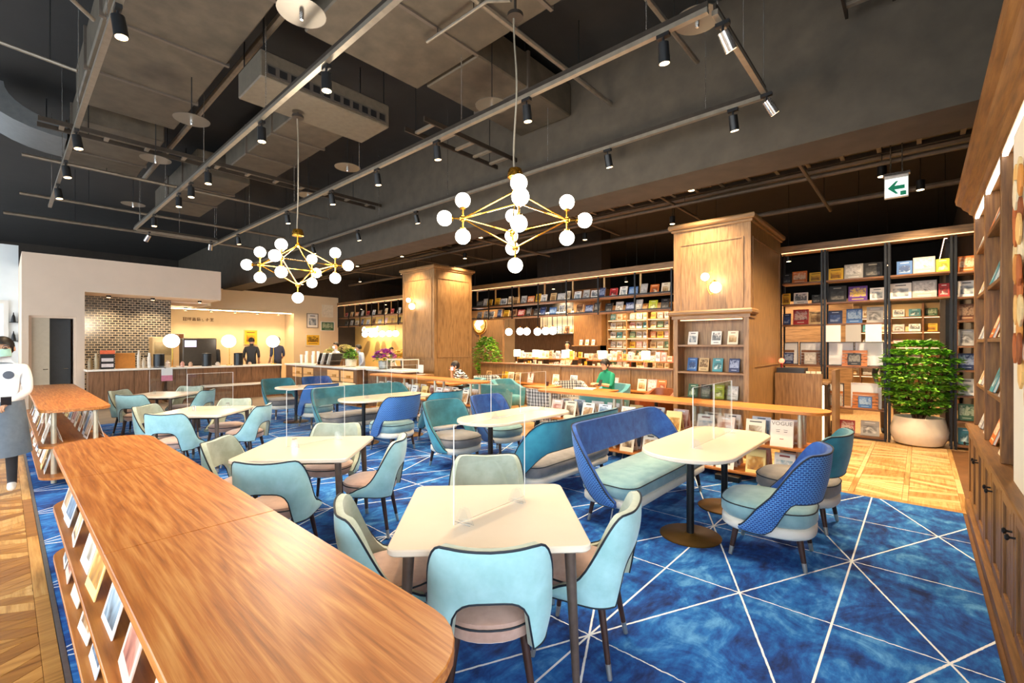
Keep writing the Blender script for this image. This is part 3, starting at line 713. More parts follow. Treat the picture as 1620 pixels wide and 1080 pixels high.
for zi, z in enumerate([.856] + SZ):
    for bi, (a, b) in enumerate(((4.6, 5.4), (5.65, 6.35))):
        for j in range(2):
            cl = ['cream', 'white', 'orange', 'grey', 'tan', 'teal'][(zi * 3 + bi + j * 2) % 6]
            put_book((a + .12 + (b - a - .24) * j, -.438, z + .001), pi, cl, '%s book on the %s shelf, %s bay of the right oak bookcase, %s' % (cl, row[zi], ('near', 'far')[bi], ('near one', 'far one')[j]), 'books in the oak bookcase', .2, .25, .02, -.3, (zi + j) % 2)

# ================================================================ dark-framed shelf wall, right part (X = 10)
SHB = (10.15, .7)
su = thing('shelf_unit', 'open shelf wall with dark metal posts beside the leafy plant', 'shelves', (10.15, .7, 0))
for y in (2.0, 1.345, 1.295, .445, .395, -.365, -.415, -.68):
    for x in (10.0, 10.3): part(MB().bb(x - .014, x + .014, y - .014, y + .014, 0.0, 3.40), 'post', BLACKM, su, SHB, 0)
part(MB().bb(9.97, 10.34, -.72, 2.05, 3.40, 3.52), 'header', OAKX, su, SHB, 0)
part(MB().bb(9.985, 9.995, -.66, 1.99, 3.385, 3.399), 'light_strip', LED, su, SHB, 0)
BAY = [(1.36, 1.985), (.46, 1.28), (-.35, .38), (-.66, -.43)]
RZ = [.05, .53, 1.27, 2.03, 2.42, 2.82]
for bi, (a, b) in enumerate(BAY):
    for z in ([2.42, 2.82] if bi == 2 else [.07, .45, .85, 1.25, 1.63, 2.03, 2.40, 2.79] if bi == 3 else RZ):
        part(MB().bb(10.0, 10.32, a, b, z - .028, z), 'shelf', WALNUT, su, SHB, 0)
part(MB().bb(10.0, 10.32, .46, 1.985, 0.0, .022), 'base_rail', BLACKM, su, SHB, 0)
BN = ['by the column', 'in the middle', 'above the plant', 'by the oak bookcase']
RN = {2.82: 'top shelf', 2.42: 'second shelf', 2.03: 'third shelf', .05: 'floor-level shelf', .53: 'low shelf'}
def yb(x): # row position along the shelf from its place between the posts
    k_ = (x - 810) / 721.; u = (cos(VIEW_ANGLE) + k_ * sin(VIEW_ANGLE), sin(VIEW_ANGLE) - k_ * cos(VIEW_ANGLE)); return 10.06 / u[0] * u[1]
ROWS = [(2.82, 0, [(1.93, 'black', .15, .2), (1.72, 'orange', .24, .23), (1.46, 'yellow', .2, .18)]), (2.82, 1, [(1.15, 'yellow', .22, .22), (.89, 'grey', .27, .27), (.62, 'black', .27, .27)]),
        (2.82, 2, [(.20, 'blue', .2, .24), (-.045, 'grey', .27, .28), (-.27, 'lime', .16, .22)]),
        (2.42, 0, [(1.94, 'yellow', .13, .22), (1.70, 'white', .23, .22), (1.45, 'black', .14, .16)]), (2.42, 1, [(1.13, 'black', .27, .3), (.83, 'purple', .27, .27), (.56, 'white', .2, .22)]),
        (2.42, 2, [(.25, 'white', .28, .27), (-.05, 'grey', .3, .29), (-.285, 'red', .13, .22)]),
        (2.03, 0, [(1.93, 'navy', .13, .22), (1.70, 'red', .25, .29), (1.46, 'tan', .21, .24)]), (2.03, 1, [(1.16, 'navy', .21, .24), (.88, 'blue', .23, .26), (.59, 'grey', .23, .28)]),
        (.05, 1, [(1.17, 'black', .12, .2), (.98, 'red', .22, .24), (.66, 'grey', .26, .26)])]
for z, bi, lst in ROWS:
    for j, (y, cl, wd, ht) in enumerate(lst):
        put_book((10.16, y, z + .001), FACE_X, cl, '%s book %s on the %s %s' % (cl, ('nearest the column', 'midway', 'nearest the plant')[j], RN[z], BN[bi]), 'books on the dark-framed shelves', wd, ht, .025, -.15, j % 2)
for zi, z in enumerate([.07, .45, .85, 1.25, 1.63, 2.03, 2.40, 2.79]):
    cl = ['teal', 'green', 'white', 'navy', 'grey', 'brown', 'white', 'orange'][zi]
    put_book((10.14, -.545, z + .001), FACE_X, cl, '%s cover, %s from the floor in the narrow end bay' % (cl, ORD[zi]), 'books in the narrow end bay', .2, .26, .03, -.2, zi % 2)
# posters, framed boards and slatted easels in the two left bays
POSTER = M('#eef0f2', .5, 0, .04, 3); FRAME = M('#1d1d1f', .4, 0, 0)
for j, (y, cl) in enumerate(((1.17, 'white'), (.88, 'grey'), (.6, 'cream'))):
    tag(MB().bb(9.985, 9.989, y - .11, y + .11, 1.70, 2.0).build('poster', [POSTER, BCOV['grey'][0], POSTER][j], None, 0), '%s sheet hanging under the third shelf, %s from the column' % (cl if j != 1 else 'black and white picture', ORD[j]), 'poster')
def framed(y0, y1, z0, z1, label, easel=True, dark=True, cov='black', bw=.12):
    t = thing('framed_board', label, 'framed board', (10.1, (y0 + y1) / 2, z0)); h = (y1 - y0) / 2; H_ = z1 - z0
    MB().bb(.08, .092, -h, h, 0.0, H_).build('backing', POSTER, t, 0)
    f = MB(); w_ = .012
    f.bb(.066, .08, -h, -h + w_, 0, H_).bb(.066, .08, h - w_, h, 0, H_).bb(.066, .08, -h + w_, h - w_, 0, w_).bb(.066, .08, -h + w_, h - w_, H_ - w_, H_)
    f.build('frame', FRAME if dark else POSTER, t, 0)
def easel(y, z, wd, label, dark):
    t = thing('slatted_easel', label, 'book easel', (10.09, y, z)); mt = WALNUT if dark else SHELFWOOD
    for i in range(5):
        zz = .012 + i * .055; MB().bb(-.035 + i * .012, -.023 + i * .012, -wd / 2, wd / 2, zz, zz + .046).build('slat', mt, t, 0)
    MB().bb(-.07, -.035, -wd / 2, wd / 2, 0, .012).build('lip', mt, t, 0); MB().bb(-.012, .05, -wd / 2 + .04, -wd / 2 + .06, 0, .2).bb(-.012, .05, wd / 2 - .06, wd / 2 - .04, 0, .2).build('support', mt, t, 0)
framed(1.74, 1.98, 1.271, 1.70, 'white framed board nearest the column on the chest-high shelf'); framed(1.37, 1.72, 1.271, 1.70, 'white framed board behind the leafy picture book')
framed(.47, .88, 1.271, 1.70, 'white framed board of the pair behind the dark green book'); framed(.885, 1.27, 1.271, 1.70, 'white framed board of the pair, nearer the column')
framed(1.03, 1.27, .531, .95, 'white framed board on the low shelf behind the speckled book'); framed(.50, .93, .531, .97, 'white board on the low shelf behind the misty blue book', True, False)
for (y, z, wd, dk, nm, cl) in ((1.88, 1.271, .16, 1, 'nearest the column', 'navy'), (1.53, 1.271, .3, 1, 'in front of the second framed board', 'grey'), (.87, 1.271, .36, 0, 'in front of the pair of framed boards', 'black'), (1.14, .531, .2, 0, 'at the column end of the low shelf', 'grey'), (.72, .531, .36, 0, 'at the plant end of the low shelf', 'blue')):
    easel(y, z, wd, 'small slatted wooden easel ' + nm, dk)
    put_book((10.049, y, z + .014), FACE_X, cl, '%s book resting on the slatted easel %s' % (cl, nm), 'books on slatted easels', min(.19, wd), .21 if z > 1 else .2, .012, -.03, 1)

# ================================================================ hanging shelves over the openings
def hanging(y0, y1, posts, label, zt=3.47, shelves=(2.46, 2.83)):
    cy = (y0 + y1) / 2; t = thing('hanging_shelf', label, 'shelves', (10.15, cy, zt)); O = (10.15, cy, zt)
    part(MB().bb(9.97, 10.34, y0, y1, zt - .09, zt + .04), 'header', OAKX, t, O, 0); part(MB().bb(9.985, 9.995, y0 + .02, y1 - .02, zt - .104, zt - .091), 'light_strip', LED, t, O, 0)
    for y in posts:
        if posts.index(y) % 3 == 0: part(MB().cyl((10.16, y, zt + .04), (10.16, y, 5.6), .008, n=6), 'ceiling_rod', BLACKM, t, O, 0)
        part(MB().bb(9.992, 10.018, y - .016, y + .016, shelves[0] - .05, zt - .09), 'post', BLACKM, t, O, 0)
        part(MB().bb(10.30, 10.325, y - .022, y + .022, shelves[1] + .02, zt - .09), 'hanger', M('#b79766', .4, .5, .1), t, O, 0)
    ps = sorted(posts)
    for a, b in zip(ps[:-1], ps[1:]):
        for z in shelves:
            part(MB().bb(10.02, 10.34, a + .018, b - .018, z - .026, z), 'shelf', WALNUT, t, O, 0)
            part(MB().bb(10.03, 10.036, a + .03, b - .03, z + .004, z + .034), 'book_stop', BLACKM, t, O, 0)
    return t
P1 = [4.16, 5.05, 6.05, 7.02, 7.98, 8.96, 9.93, 10.75]
hanging(4.1, 10.8, P1, 'hanging shelf with dark posts between the two oak columns')
P2 = [11.05 + .93 * i for i in range(10)]
hanging(11.0, 19.45, P2, 'hanging shelf with dark posts between the far oak column and cafe wall')
U1 = 'cream orange grey blue white red navy white grey white cream grey tan white yellow orange grey tan cream white yellow yellow grey black'.split()
U2 = 'black lime grey navy grey black black navy brown cream white blue navy black black red brown yellow navy white white grey'.split()
def row_books(y0, y1, cols, z, nm, grp):
    n = len(cols)
    for i, cl in enumerate(cols):
        y = y0 + (y1 - y0) * (i + .5) / n
        if min(abs(y - q) for q in P1 + P2) < .12: y += .06
        put_book((10.2, y, z + .001), FACE_X, cl, '%s book, %s of the %s' % (cl, ORD[i % 24], nm), grp, [.2, .24, .17, .21][(i * 7) % 4], [.26, .24, .28, .23][(i * 5) % 4], .022, -.25, (i // 2) % 2)
row_books(4.25, 10.7, U1, 2.83, 'upper hanging row counted from the wide oak column', 'books on the hanging shelf between columns')
row_books(4.25, 10.7, U2, 2.46, 'lower hanging row counted from the wide oak column', 'books on the hanging shelf between columns')
row_books(11.2, 19.3, 'white cream red grey white tan brown orange white red cream brown white red grey orange tan red'.split(), 2.83, 'upper far hanging row counted from the slim oak column', 'books on the far hanging shelf')
row_books(11.2, 19.3, 'black grey white navy brown pink grey white black tan pink grey brown white navy cream grey black'.split(), 2.46, 'lower far hanging row counted from the slim oak column', 'books on the far hanging shelf')

# ================================================================ oak columns and globe sconces
def column(n, x0, x1, y0, y1, zt):
    c = struct(MB().bb(x0, x1, y0, y1, 0, zt).build('oak_column', OAK, None, 0))
    MB().prism([(x0 - .03, y0 - .03), (x1 + .03, y0 - .03), (x1 + .03, y1 + .03), (x0 - .03, y1 + .03)], zt - .07, zt - .03, .006).prism([(x0 - .07, y0 - .07), (x1 + .07, y0 - .07), (x1 + .07, y1 + .07), (x0 - .07, y1 + .07)], zt - .03, zt + .05, .02).build('crown', OAKX, c, 25)
    MB().bb(x0 - .02, x1 + .02, y0 - .02, y1 + .02, 0, .12).build('base_board', OAKX, c, 0)
    a, b, z0, z1, w_ = .1, .1, 1.3, zt - .28, .022
    f = MB()   # raised panel mouldings on the two visible sides
    f.bb(x0 - .012, x0, y0 + a, y0 + a + w_, z0, z1).bb(x0 - .012, x0, y1 - a - w_, y1 - a, z0, z1).bb(x0 - .012, x0, y0 + a + w_, y1 - a - w_, z1 - w_, z1).bb(x0 - .012, x0, y0 + a + w_, y1 - a - w_, z0, z0 + w_)
    f.build('panel_moulding', OAK, c, 0)
    g_ = MB().bb(x0 + a, x0 + a + w_, y0 - .012, y0, z0, z1).bb(x1 - a - w_, x1 - a, y0 - .012, y0, z0, z1).bb(x0 + a + w_, x1 - a - w_, y0 - .012, y0, z1 - w_, z1).bb(x0 + a + w_, x1 - a - w_, y0 - .012, y0, z0, z0 + w_)
    g_.build('panel_moulding', OAK, c, 0)
column(1, 7.5, 9.45, 1.90, 3.08, 3.58); column(2, 7.6, 8.95, 9.57, 11.0, 3.72)
GLOBE = EM((1.0, .9, .74), 7.0)
def sconce(label, x, y, z):
    t = thing('wall_sconce', label, 'wall lamp', (x, y, z))
    r = Matrix.Rotation(-pi / 2, 4, 'Y'); p = MB().put(MB().lathe([(.05, 0), (.05, .012), (.02, .02), (.02, .03)], 16), r); p.build('wall_plate', BRASS, t)
    MB().tube([(-.02, 0, 0), (-.06, 0, 0)] + [(-.07, .09 * cos(a) * .9, .19 * sin(a)) for a in [pi * (-.5 + i / 10) for i in range(11)]], .006, 8).build('arm', BRASS, t)
    for dy, dz, r_ in ((.1, .1, .062), (-.06, -.08, .085)):
        g_ = MB().sph((-.1, dy, dz), r_, 20, 12).build('globe', GLOBE, t); MB().cyl((-.03, dy * .5, dz), (-.1 + r_ * .7, dy, dz), .01, n=8).build('globe_holder', BRASS, g_)
    l = bpy.data.lights.new('sconce_light', 'POINT'); l.energy = 11; l.color = WARM; l.shadow_soft_size = .09; o = link('sconce_light', l, t); o.location = (-.22, 0, .02)
sconce('twin globe wall lamp on the wide oak column', 7.488, 2.43, 2.62); sconce('twin globe wall lamp on the slim far oak column', 7.588, 10.46, 2.78)

# lit niche bookcase built against the wide column
nb = thing('bookcase', 'small oak bookcase with cornice against the wide oak column', 'bookcase', (7.3, 2.4, 0)); NB = (7.3, 2.4); y0, y1 = 1.84, 2.95
for y in (y0, y1 - .07): part(MB().bb(7.17, 7.47, y, y + .07, 0, 2.05), 'side_panel', OAK, nb, NB, 0)
part(MB().bb(7.45, 7.47, y0 + .07, y1 - .07, 0, 2.05), 'back_panel', OAK, nb, NB, 0)
for z in (.42, .81, 1.23, 1.65): part(MB().bb(7.18, 7.45, y0 + .07, y1 - .07, z - .03, z), 'shelf', OAKX, nb, NB, 0)
part(MB().bb(7.15, 7.48, y0 - .02, y1 + .02, 2.05, 2.1).prism([(7.1, y0 - .06), (7.48, y0 - .06), (7.48, y1 + .06), (7.1, y1 + .06)], 2.1, 2.18, .025), 'cornice', OAKX, nb, NB, 25)
part(MB().bb(7.2, 7.23, y0 + .1, y1 - .1, 2.025, 2.04), 'light_strip', LED, nb, NB, 0)
for zi, (z, lst) in enumerate(((1.65, [(2.72, 'white'), (2.36, 'white'), (2.12, 'cream')]), (1.23, [(2.73, 'blue'), (2.55, 'tan'), (2.34, 'teal'), (2.1, 'navy')]), (.81, [(2.72, 'green'), (2.52, 'black'), (2.32, 'lime'), (2.12, 'grey')]))):
    for j, (y, cl) in enumerate(lst): put_book((7.38, y, z + .001), FACE_X, cl, '%s book, %s from the far side on the %s shelf of the small oak bookcase' % (cl, ORD[j], ('top', 'middle', 'lower')[zi]), 'books in the small oak bookcase', .15, .21, .018, -.25, j % 2)

# counter beside the column
sc_ = thing('service_counter', 'plain oak service counter between the wide column and the shelves', 'counter', (9.2, 1.5, 0)); SO = (9.2, 1.5)
part(MB().bb(8.88, 8.93, 1.19, 1.87, 0, 1.17), 'front_panel', OAK, sc_, SO, 0); part(MB().bb(9.3, 9.9, 1.06, 1.11, 0, 1.22), 'side_panel', OAK, sc_, SO, 0)
part(MB().bb(8.93, 9.9, 1.115, 1.87, 1.0, 1.03), 'worktop', OAKX, sc_, SO, 0); part(MB().bb(8.93, 8.95, 1.17, 1.19, .05, .98), 'light_strip', EM((1, .85, .6), 5), sc_, SO, 0); part(MB().bb(9.6, 9.88, 1.2, 1.86, 0, 1.0), 'drawer_block', OAK, sc_, SO, 0)
tag(MB().bb(8.96, 9.3, 1.45, 1.86, 1.031, 1.25).build('printer', M('#2a2a2c', .4), None, 0), 'black box printer on the service counter', 'printer')
tl = thing('signal_lamp', 'small red signal lamp on the service counter by the column', 'lamp', (9.05, 1.8, 1.251)); MB().cyl((0, 0, 0), (0, 0, .09), .016).build('stem', M('#8a1d1a', .4), tl); MB().sph((0, 0, .12), .045).build('lamp_head', EM((1, .12, .06), 4), tl)
for j in range(3): tag(MB().bb(8.97, 9.02, 1.22 + j * .075, 1.28 + j * .075, 1.031, 1.205).build('card_holder', M('#e8ddc2', .5), None, 0), 'small card holder on the service counter, %s from its free end' % ORD[j], 'card holder')
# ================================================================ reading corner between the displays and the low wall
lw = thing('low_partition', 'low wood-clad partition with a magazine ledge behind the readers', 'partition', (9.6, 6.9, 0)); LO = (9.6, 6.9)
for i in range(6):
    y0 = 3.98 + i * .982; part(MB().bb(9.6, 9.64, y0 + .004, y0 + .978, 0, 1.08), 'panel', OAK, lw, LO, 0)
    part(MB().bb(9.575, 9.6, y0 - .02, y0 + .02, .62, 1.08), 'rib', OAK, lw, LO, 0)
part(MB().cb(9.56, 9.94, 3.95, 9.9, 1.08, 1.12, .004), 'top_board', WALNUT, lw, LO, 0); part(MB().bb(9.36, 9.6, 3.98, 9.88, .585, .615), 'ledge', SHELFWOOD, lw, LO, 0); part(MB().bb(9.85, 9.9, 3.98, 9.88, 0, 1.08), 'back_panel', WALNUT, lw, LO, 0)
for i, (y, cl) in enumerate(((4.2, 'orange'), (4.42, 'pink'), (4.66, 'cream'), (5.35, 'pink'), (5.72, 'orange'), (6.5, 'white'), (7.05, 'cream'), (7.9, 'pink'), (8.35, 'tan'), (8.62, 'cream'), (8.85, 'yellow'), (9.5, 'tan'))):
    put_book((9.555, y, .616), FACE_X, cl, '%s magazine, %s along the ledge of the low partition' % (cl, ORD[i]), 'magazines on the partition ledge', .21, .27, .008, -.2, i % 2, 'magazine', 'magazine')
def ging():
    t = NT('black_white_gingham'); g = t.sep(t.map((1, 1, 1)))
    st = lambda e: t.math('GREATER_THAN', t.math('FRACT', t.math('MULTIPLY', e, 16.0)), .5)
    s = t.math('MULTIPLY', t.math('ADD', t.math('ADD', st(t.math('ADD', g[0], g[1])), st(g[2])), st(t.math('SUBTRACT', g[0], g[1]))), .333)
    return t.fin(t.ramp(s, [(.1, '#dcd9d2'), (.45, '#9a9894'), (.8, '#3c3d42')]), .95)
GING = ging(); LEATHER = M('#8a4a24', .4, 0, .2, 8)
def easy_chair(label, loc, rz, fab, grp=None):
    t = thing('easy_chair', label, 'armchair', loc, rz, grp); N = 31; tm = radians(125); th = [-tm + 2 * tm * i / (N - 1) for i in range(N)]
    path = [sup(x, .36, .34, .7) for x in th]; zt = [.80 - .2 * sst((abs(x) / tm - .4) / .5) for x in th]; zb = [.16] * N
    shell(path, zt, zb, .1, .1, .3)[0].build('backrest', [fab, fab], t, 60)
    MB().prism([sup(a, .255, .27, .7) for a in [2 * pi * i / 32 for i in range(32)]], .2, .43, .03).build('seat_cushion', fab, t, 50)
    for sx in (-1, 1):
        for sy in (-1, 1): MB().cyl((sx * .2, sy * .2, .0), (sx * .18, sy * .18, .2), .014, .02, 10).build('leg', DARKLEG, t)
    return t
ec = easy_chair('black and white gingham armchair with its back to the carpet', (7.15, 5.45, 0), radians(-80), GING)
dup(ec, (8.75, 5.95, 0), radians(150), 'gingham armchair farther back, facing the reading table')
dup(ec, (8.85, 8.75, 0), radians(160), 'gingham armchair behind the woman in stripes')
e2 = easy_chair('teal armchair with its back to the carpet, before the reader in green', (7.35, 4.35, 0), radians(-90), TEAL_M)
dup(e2, (8.75, 5.0, 0), radians(75), 'teal armchair in which the reader in green sits')
dup(e2, (8.2, 7.45, 0), radians(180), 'teal armchair seen beyond the acrylic partitions')
dup(e2, (7.2, 7.0, 0), radians(-80), 'teal armchair pushed in beside the near gingham armchair')
dup(e2, (7.85, 8.45, 0), radians(62), 'teal armchair in which the woman in stripes sits')
e3 = easy_chair('brown leather armchair beside the wide oak column', (8.3, 3.75, 0), radians(60), LEATHER)
def small_table(label, loc, sx, sy):
    t = thing('reading_table', label, 'table', loc); MB().prism(rrect(-sx / 2, sx / 2, -sy / 2, sy / 2, .06, 5), .7, .73, .004).build('tabletop', SHELFWOOD, t, 30)
    MB().cyl((0, 0, .02), (0, 0, .7), .03).build('column', BLACKM, t); MB().lathe([(.26, 0), (.26, .012), (.05, .025)], 24).build('foot_plate', BLACKM, t)
small_table('oak reading table with open papers before the reader in green', (8.05, 4.95, 0), .62, .8); small_table('oak reading table by the gingham armchairs', (8.05, 6.3, 0), .6, .7); small_table('oak reading table at which the woman in stripes leans', (7.25, 8.62, 0), .62, .9); small_table('oak reading table beside the leather armchair', (7.75, 3.5, 0), .5, .5)
tag(MB().box((8.0, 5.15, .745), (.3, .42, .022), Euler((0, 0, .3)).to_matrix()).build('newspaper', PAGES, None, 0), 'open newspaper on the table before the reader in green', 'newspaper')
tag(MB().lathe([(.03, 0), (.04, .09), (.036, .09), (.028, .01)], 14, (8.1, 6.2, .731)).build('coffee_cup', DARKLEG), 'dark coffee cup on the table by the gingham armchairs', 'cup')
tag(MB().box((7.3, 8.75, .738), (.24, .34, .014), Euler((0, 0, .2)).to_matrix()).build('notebook', PAGES, None, 0), 'open notebook under the arms of the woman in stripes', 'notebook')
si = thing('menu_stand', 'clear upright menu stand in front of the slim oak column', 'sign', (7.05, 9.4, .9)); MB().bb(-.004, .004, -.12, .12, 0.01, .36).build('panel', ACRYL, si, 0); MB().bb(-.006, -.0045, -.1, .1, .04, .24).build('printed_sheet', BCOV['white'][0], si, 0); MB().bb(-.05, .05, -.1, .1, 0, .01).build('base', ACRYL_EDGE, si, 0)
tag(MB().bb(6.8, 7.3, 9.2, 9.55, 0.0, .9).build('plinth_cabinet', OAK, None, 0), 'narrow oak cabinet under the menu stand by the slim column', 'cabinet')

# ================================================================ bookshop beyond the hanging shelf
BW = M('#a98a58', .7, 0, .1, 3); BRICKY = M('#8a6b45', .75, 0, .2, 8); LITWALL = M('#e2c28c', .8, 0, .06, 2)
struct(MB().bb(16.5, 16.7, 10.0, 14.6, 0, 3.3).build('wall_1', WOOD('dark_oak_boards', '#4c351f', '#6d4f30', '#866542', 'z', .6, 1.2, .2)))
struct(MB().bb(16.5, 16.7, 14.6, 26, 0, 3.3).build('wall_2', LITWALL)); struct(MB().bb(17.2, 17.4, 3.4, 10.0, 0, 3.3).build('wall_3', LITWALL))
struct(MB().bb(13.4, 13.6, 1.2, 3.3, 0, 2.75).build('wall_4', OAKX)); struct(MB().bb(17.2, 17.4, -.8, 3.4, 0, 3.0).build('wall_5', BW))
COLS16 = ['cream', 'white', 'tan', 'pink', 'cream', 'yellow', 'white', 'orange', 'grey', 'cream', 'green', 'teal']
def lit_case(label, x, y0, y1, zs, bays, lit=True, grp='books', nb=3, zt=3.2, wood=None):
    """wall bookcase facing -X with rows of face-out books"""
    wood = wood or OAKX; cy = (y0 + y1) / 2; t = thing('wall_bookcase', label, 'bookcase', (x, cy, 0)); O = (x, cy)
    part(MB().bb(x + .28, x + .3, y0, y1, 0, zt), 'back_panel', LITWALL if lit else wood, t, O, 0)
    ys = [y0 + (y1 - y0) * i / bays for i in range(bays + 1)]
    for y in ys: part(MB().bb(x, x + .28, y - .02, y + .02, 0, zt), 'upright', wood, t, O, 0)
    for a, b in zip(ys[:-1], ys[1:]):
        for z in zs: part(MB().bb(x, x + .28, a + .02, b - .02, z - .03, z), 'shelf', wood, t, O, 0)
    if lit:
        for z in zs: part(MB().bb(x + .01, x + .02, y0 + .03, y1 - .03, z - .045, z - .031), 'light_strip', EM((1, .70, .38), 2.0), t, O, 0)
    for zi, z in enumerate(zs):
        for bi, (a, b) in enumerate(zip(ys[:-1], ys[1:])):
            for j in range(nb):
                y = a + (b - a) * (j + .5) / nb; cl = COLS16[(zi * 5 + bi * 3 + j * 2) % 12]
                put_book((x + .2, y, z + .001), FACE_X, cl, '%s item, %s along row %s of %s' % (cl, ORD[bi * nb + j], ORD[zi], grp), 'items on ' + grp, min(.24, (b - a) / nb * .8), .2, .03, -.12, (zi + j) % 2)
lit_case('brightly lit oak wall shelves full of goods beside the wide column', 14.0, 5.9, 8.1, [.9, 1.25, 1.55, 1.88, 2.2, 2.5], 3, True, 'the bright goods shelves', 3, 2.95)
lit_case('far bookcase seen through the right shelf wall above the plant', 16.0, -.7, 1.9, [.8, 1.2, 1.6, 2.0, 2.4], 4, True, 'the far shelves above the plant', 2, 2.75, WALNUT)
lit_case('lit alcove shelves left of the hanging oak cupboard', 16.9, 10.05, 12.6, [1.25, 1.62], 2, True, 'the alcove shelves', 4, 2.2) if False else None
cab = thing('hanging_cupboard', 'dark oak bulkhead with a small ledge over the bookshop tables', 'cupboard', (14.0, 8.7, 2.3)); CO = (14.0, 8.7, 2.3)
part(MB().bb(13.7, 14.3, 8.15, 9.3, 1.62, 3.6), 'body', WOOD('bulkhead_oak', '#4d3317', '#6f4b24', '#83602f', 'z', .6, 1.5, .2), cab, CO, 0); part(MB().bb(13.5, 13.7, 8.2, 9.25, 1.60, 1.63), 'ledge', OAKX, cab, CO, 0)
struct(MB().bb(13.7, 14.3, 8.15, 9.3, 3.6, 5.6).build('wall_6', DARKC))
for j in range(3): put_book((13.64, 8.45 + j * .25, 1.631), FACE_X, ['pink', 'cream', 'pink'][j], '%s booklet on the ledge of the oak bulkhead, %s one' % (['pink', 'cream', 'pink'][j], ORD[j]), 'booklets on the bulkhead ledge', .13, .2, .01)
ws = thing('hanging_rack', 'pale lit hanging rack of prints left of the oak bulkhead', 'rack', (15.0, 10.6, 2.5)); WO = (15.0, 10.6, 2.5)
part(MB().bb(15.2, 15.24, 9.45, 12.0, 2.1, 3.0), 'back_panel', M('#ffe9c4', .6, 0, .03, key='rack'), ws, WO, 0); part(MB().bb(15.0, 15.2, 9.45, 12.0, 2.98, 3.03), 'header', BLACKM, ws, WO, 0); part(MB().bb(15.04, 15.08, 9.5, 11.95, 2.95, 2.975), 'light_strip', EM((1, .82, .55), 14), ws, WO, 0)
for j in range(11): part(MB().bb(15.0, 15.02, 9.47 + j * .251, 9.485 + j * .251, 2.1, 2.98), 'post', BLACKM, ws, WO, 0)
part(MB().bb(14.98, 15.2, 9.45, 12.0, 2.07, 2.1), 'shelf', BLACKM, ws, WO, 0)
struct(MB().bb(15.0, 15.25, 9.45, 12.0, 3.03, 5.6).build('wall_7', DARKC))
for j in range(10): put_book((15.11, 9.6 + j * .25, 2.101), FACE_X, ['grey', 'white', 'navy', 'cream', 'brown'][j % 5], '%s print, %s on the pale hanging rack' % (['grey', 'white', 'navy', 'cream', 'brown'][j % 5], ORD[j]), 'prints on the hanging rack', .2, .3, .01)
# display tables with goods and lamps
GOODS = ['cream', 'white', 'tan', 'pink', 'yellow', 'cream', 'white', 'orange', 'cream', 'grey']
def island(label, x0, x1, y0, y1, n, nm):
    t = thing('goods_table', label, 'display table', ((x0 + x1) / 2, (y0 + y1) / 2, 0)); O = ((x0 + x1) / 2, (y0 + y1) / 2)
    part(MB().bb(x0, x1, y0, y1, .86, .9), 'tabletop', SHELFWOOD, t, O, 0); part(MB().bb(x0 + .1, x1 - .1, y0 + .1, y1 - .1, 0, .86), 'body', WALNUT, t, O, 0)
    part(MB().bb(x1 - .3, x1, y0 + .1, y1 - .1, 1.18, 1.21), 'riser_shelf', SHELFWOOD, t, O, 0); 
    for yy in (y0 + .12, (y0 + y1) / 2, y1 - .14): part(MB().bb(x1 - .28, x1 - .02, yy, yy + .02, .9, 1.18), 'riser_leg', BLACKM, t, O, 0)
    for j in range(n):
        y = y0 + .2 + (y1 - y0 - .4) * j / (n - 1); cl = GOODS[(j * 3) % 10]
        put_book((x0 + .16, y, .901), FACE_X + rnd.uniform(-.2, .2), cl, '%s parcel, %s along the front of %s' % (cl, ORD[j % 24], nm), 'parcels on ' + nm, .12, rnd.choice([.12, .16, .2]), .06, -.05, j % 2, 'parcel', 'parcel')
        put_book((x1 - .16, y, 1.211), FACE_X + rnd.uniform(-.2, .2), GOODS[(j * 3 + 4) % 10], '%s parcel, %s along the riser of %s' % (GOODS[(j * 3 + 4) % 10], ORD[j % 24], nm), 'parcels on ' + nm, .13, rnd.choice([.14, .18, .24]), .06, -.05, (j + 1) % 2, 'parcel', 'parcel')
island('goods table with parcels behind the low partition, nearest the wide column', 10.9, 11.7, 4.3, 7.4, 18, 'the near goods table'); island('goods table with parcels behind the low partition, farther along', 11.1, 11.9, 7.8, 10.25, 16, 'the far goods table')
island('goods table in the middle of the bookshop', 12.6, 13.3, 6.0, 11.0, 20, 'the middle goods table')
def table_lamp(label, loc, s=1.0):
    t = thing('table_lamp', label, 'lamp', loc); MB().cyl((0, 0, 0), (0, 0, .015), .07 * s, n=20).build('base', BRASS, t); MB().cyl((0, 0, .015), (0, 0, .38), .007, n=8).build('stem', BRASS, t); MB().lathe([(.11 * s, .36), (.11 * s, .58), (.1 * s, .58), (.1 * s, .36)], 20).build('lamp_shade', EM((1, .88, .68), 5.5), t)
for j, (x, y) in enumerate(((11.42, 10.0), (11.42, 9.2), (11.42, 8.05), (11.22, 6.65), (11.22, 5.35))): table_lamp('glowing square-sided table lamp, %s from the slim column side' % ORD[j], (x, y, .901))
def pendant(label, x, y, z, r=.13, zt=4.6, grp=None):
    t = thing('globe_pendant', label, 'pendant lamp', (x, y, z), 0, grp); MB().sph((0, 0, 0), r, 18, 12).build('globe', EM((1, .9, .75), 7), t); MB().cyl((0, 0, r), (0, 0, 5.6 - z), .006, n=6).build('cord', BLACKM, t); MB().cyl((0, 0, r - .01), (0, 0, r + .05), .03, n=12).build('cap', BRASS, t)
for j, (y, dz) in enumerate(((12.72, 0), (12.1, .01), (11.75, 0), (11.2, -.02), (10.8, 0), (10.45, 0))): pendant('white globe pendant in the bookshop, %s from the slim column' % ORD[j], 14.0, y, 2.18 + dz, .15)
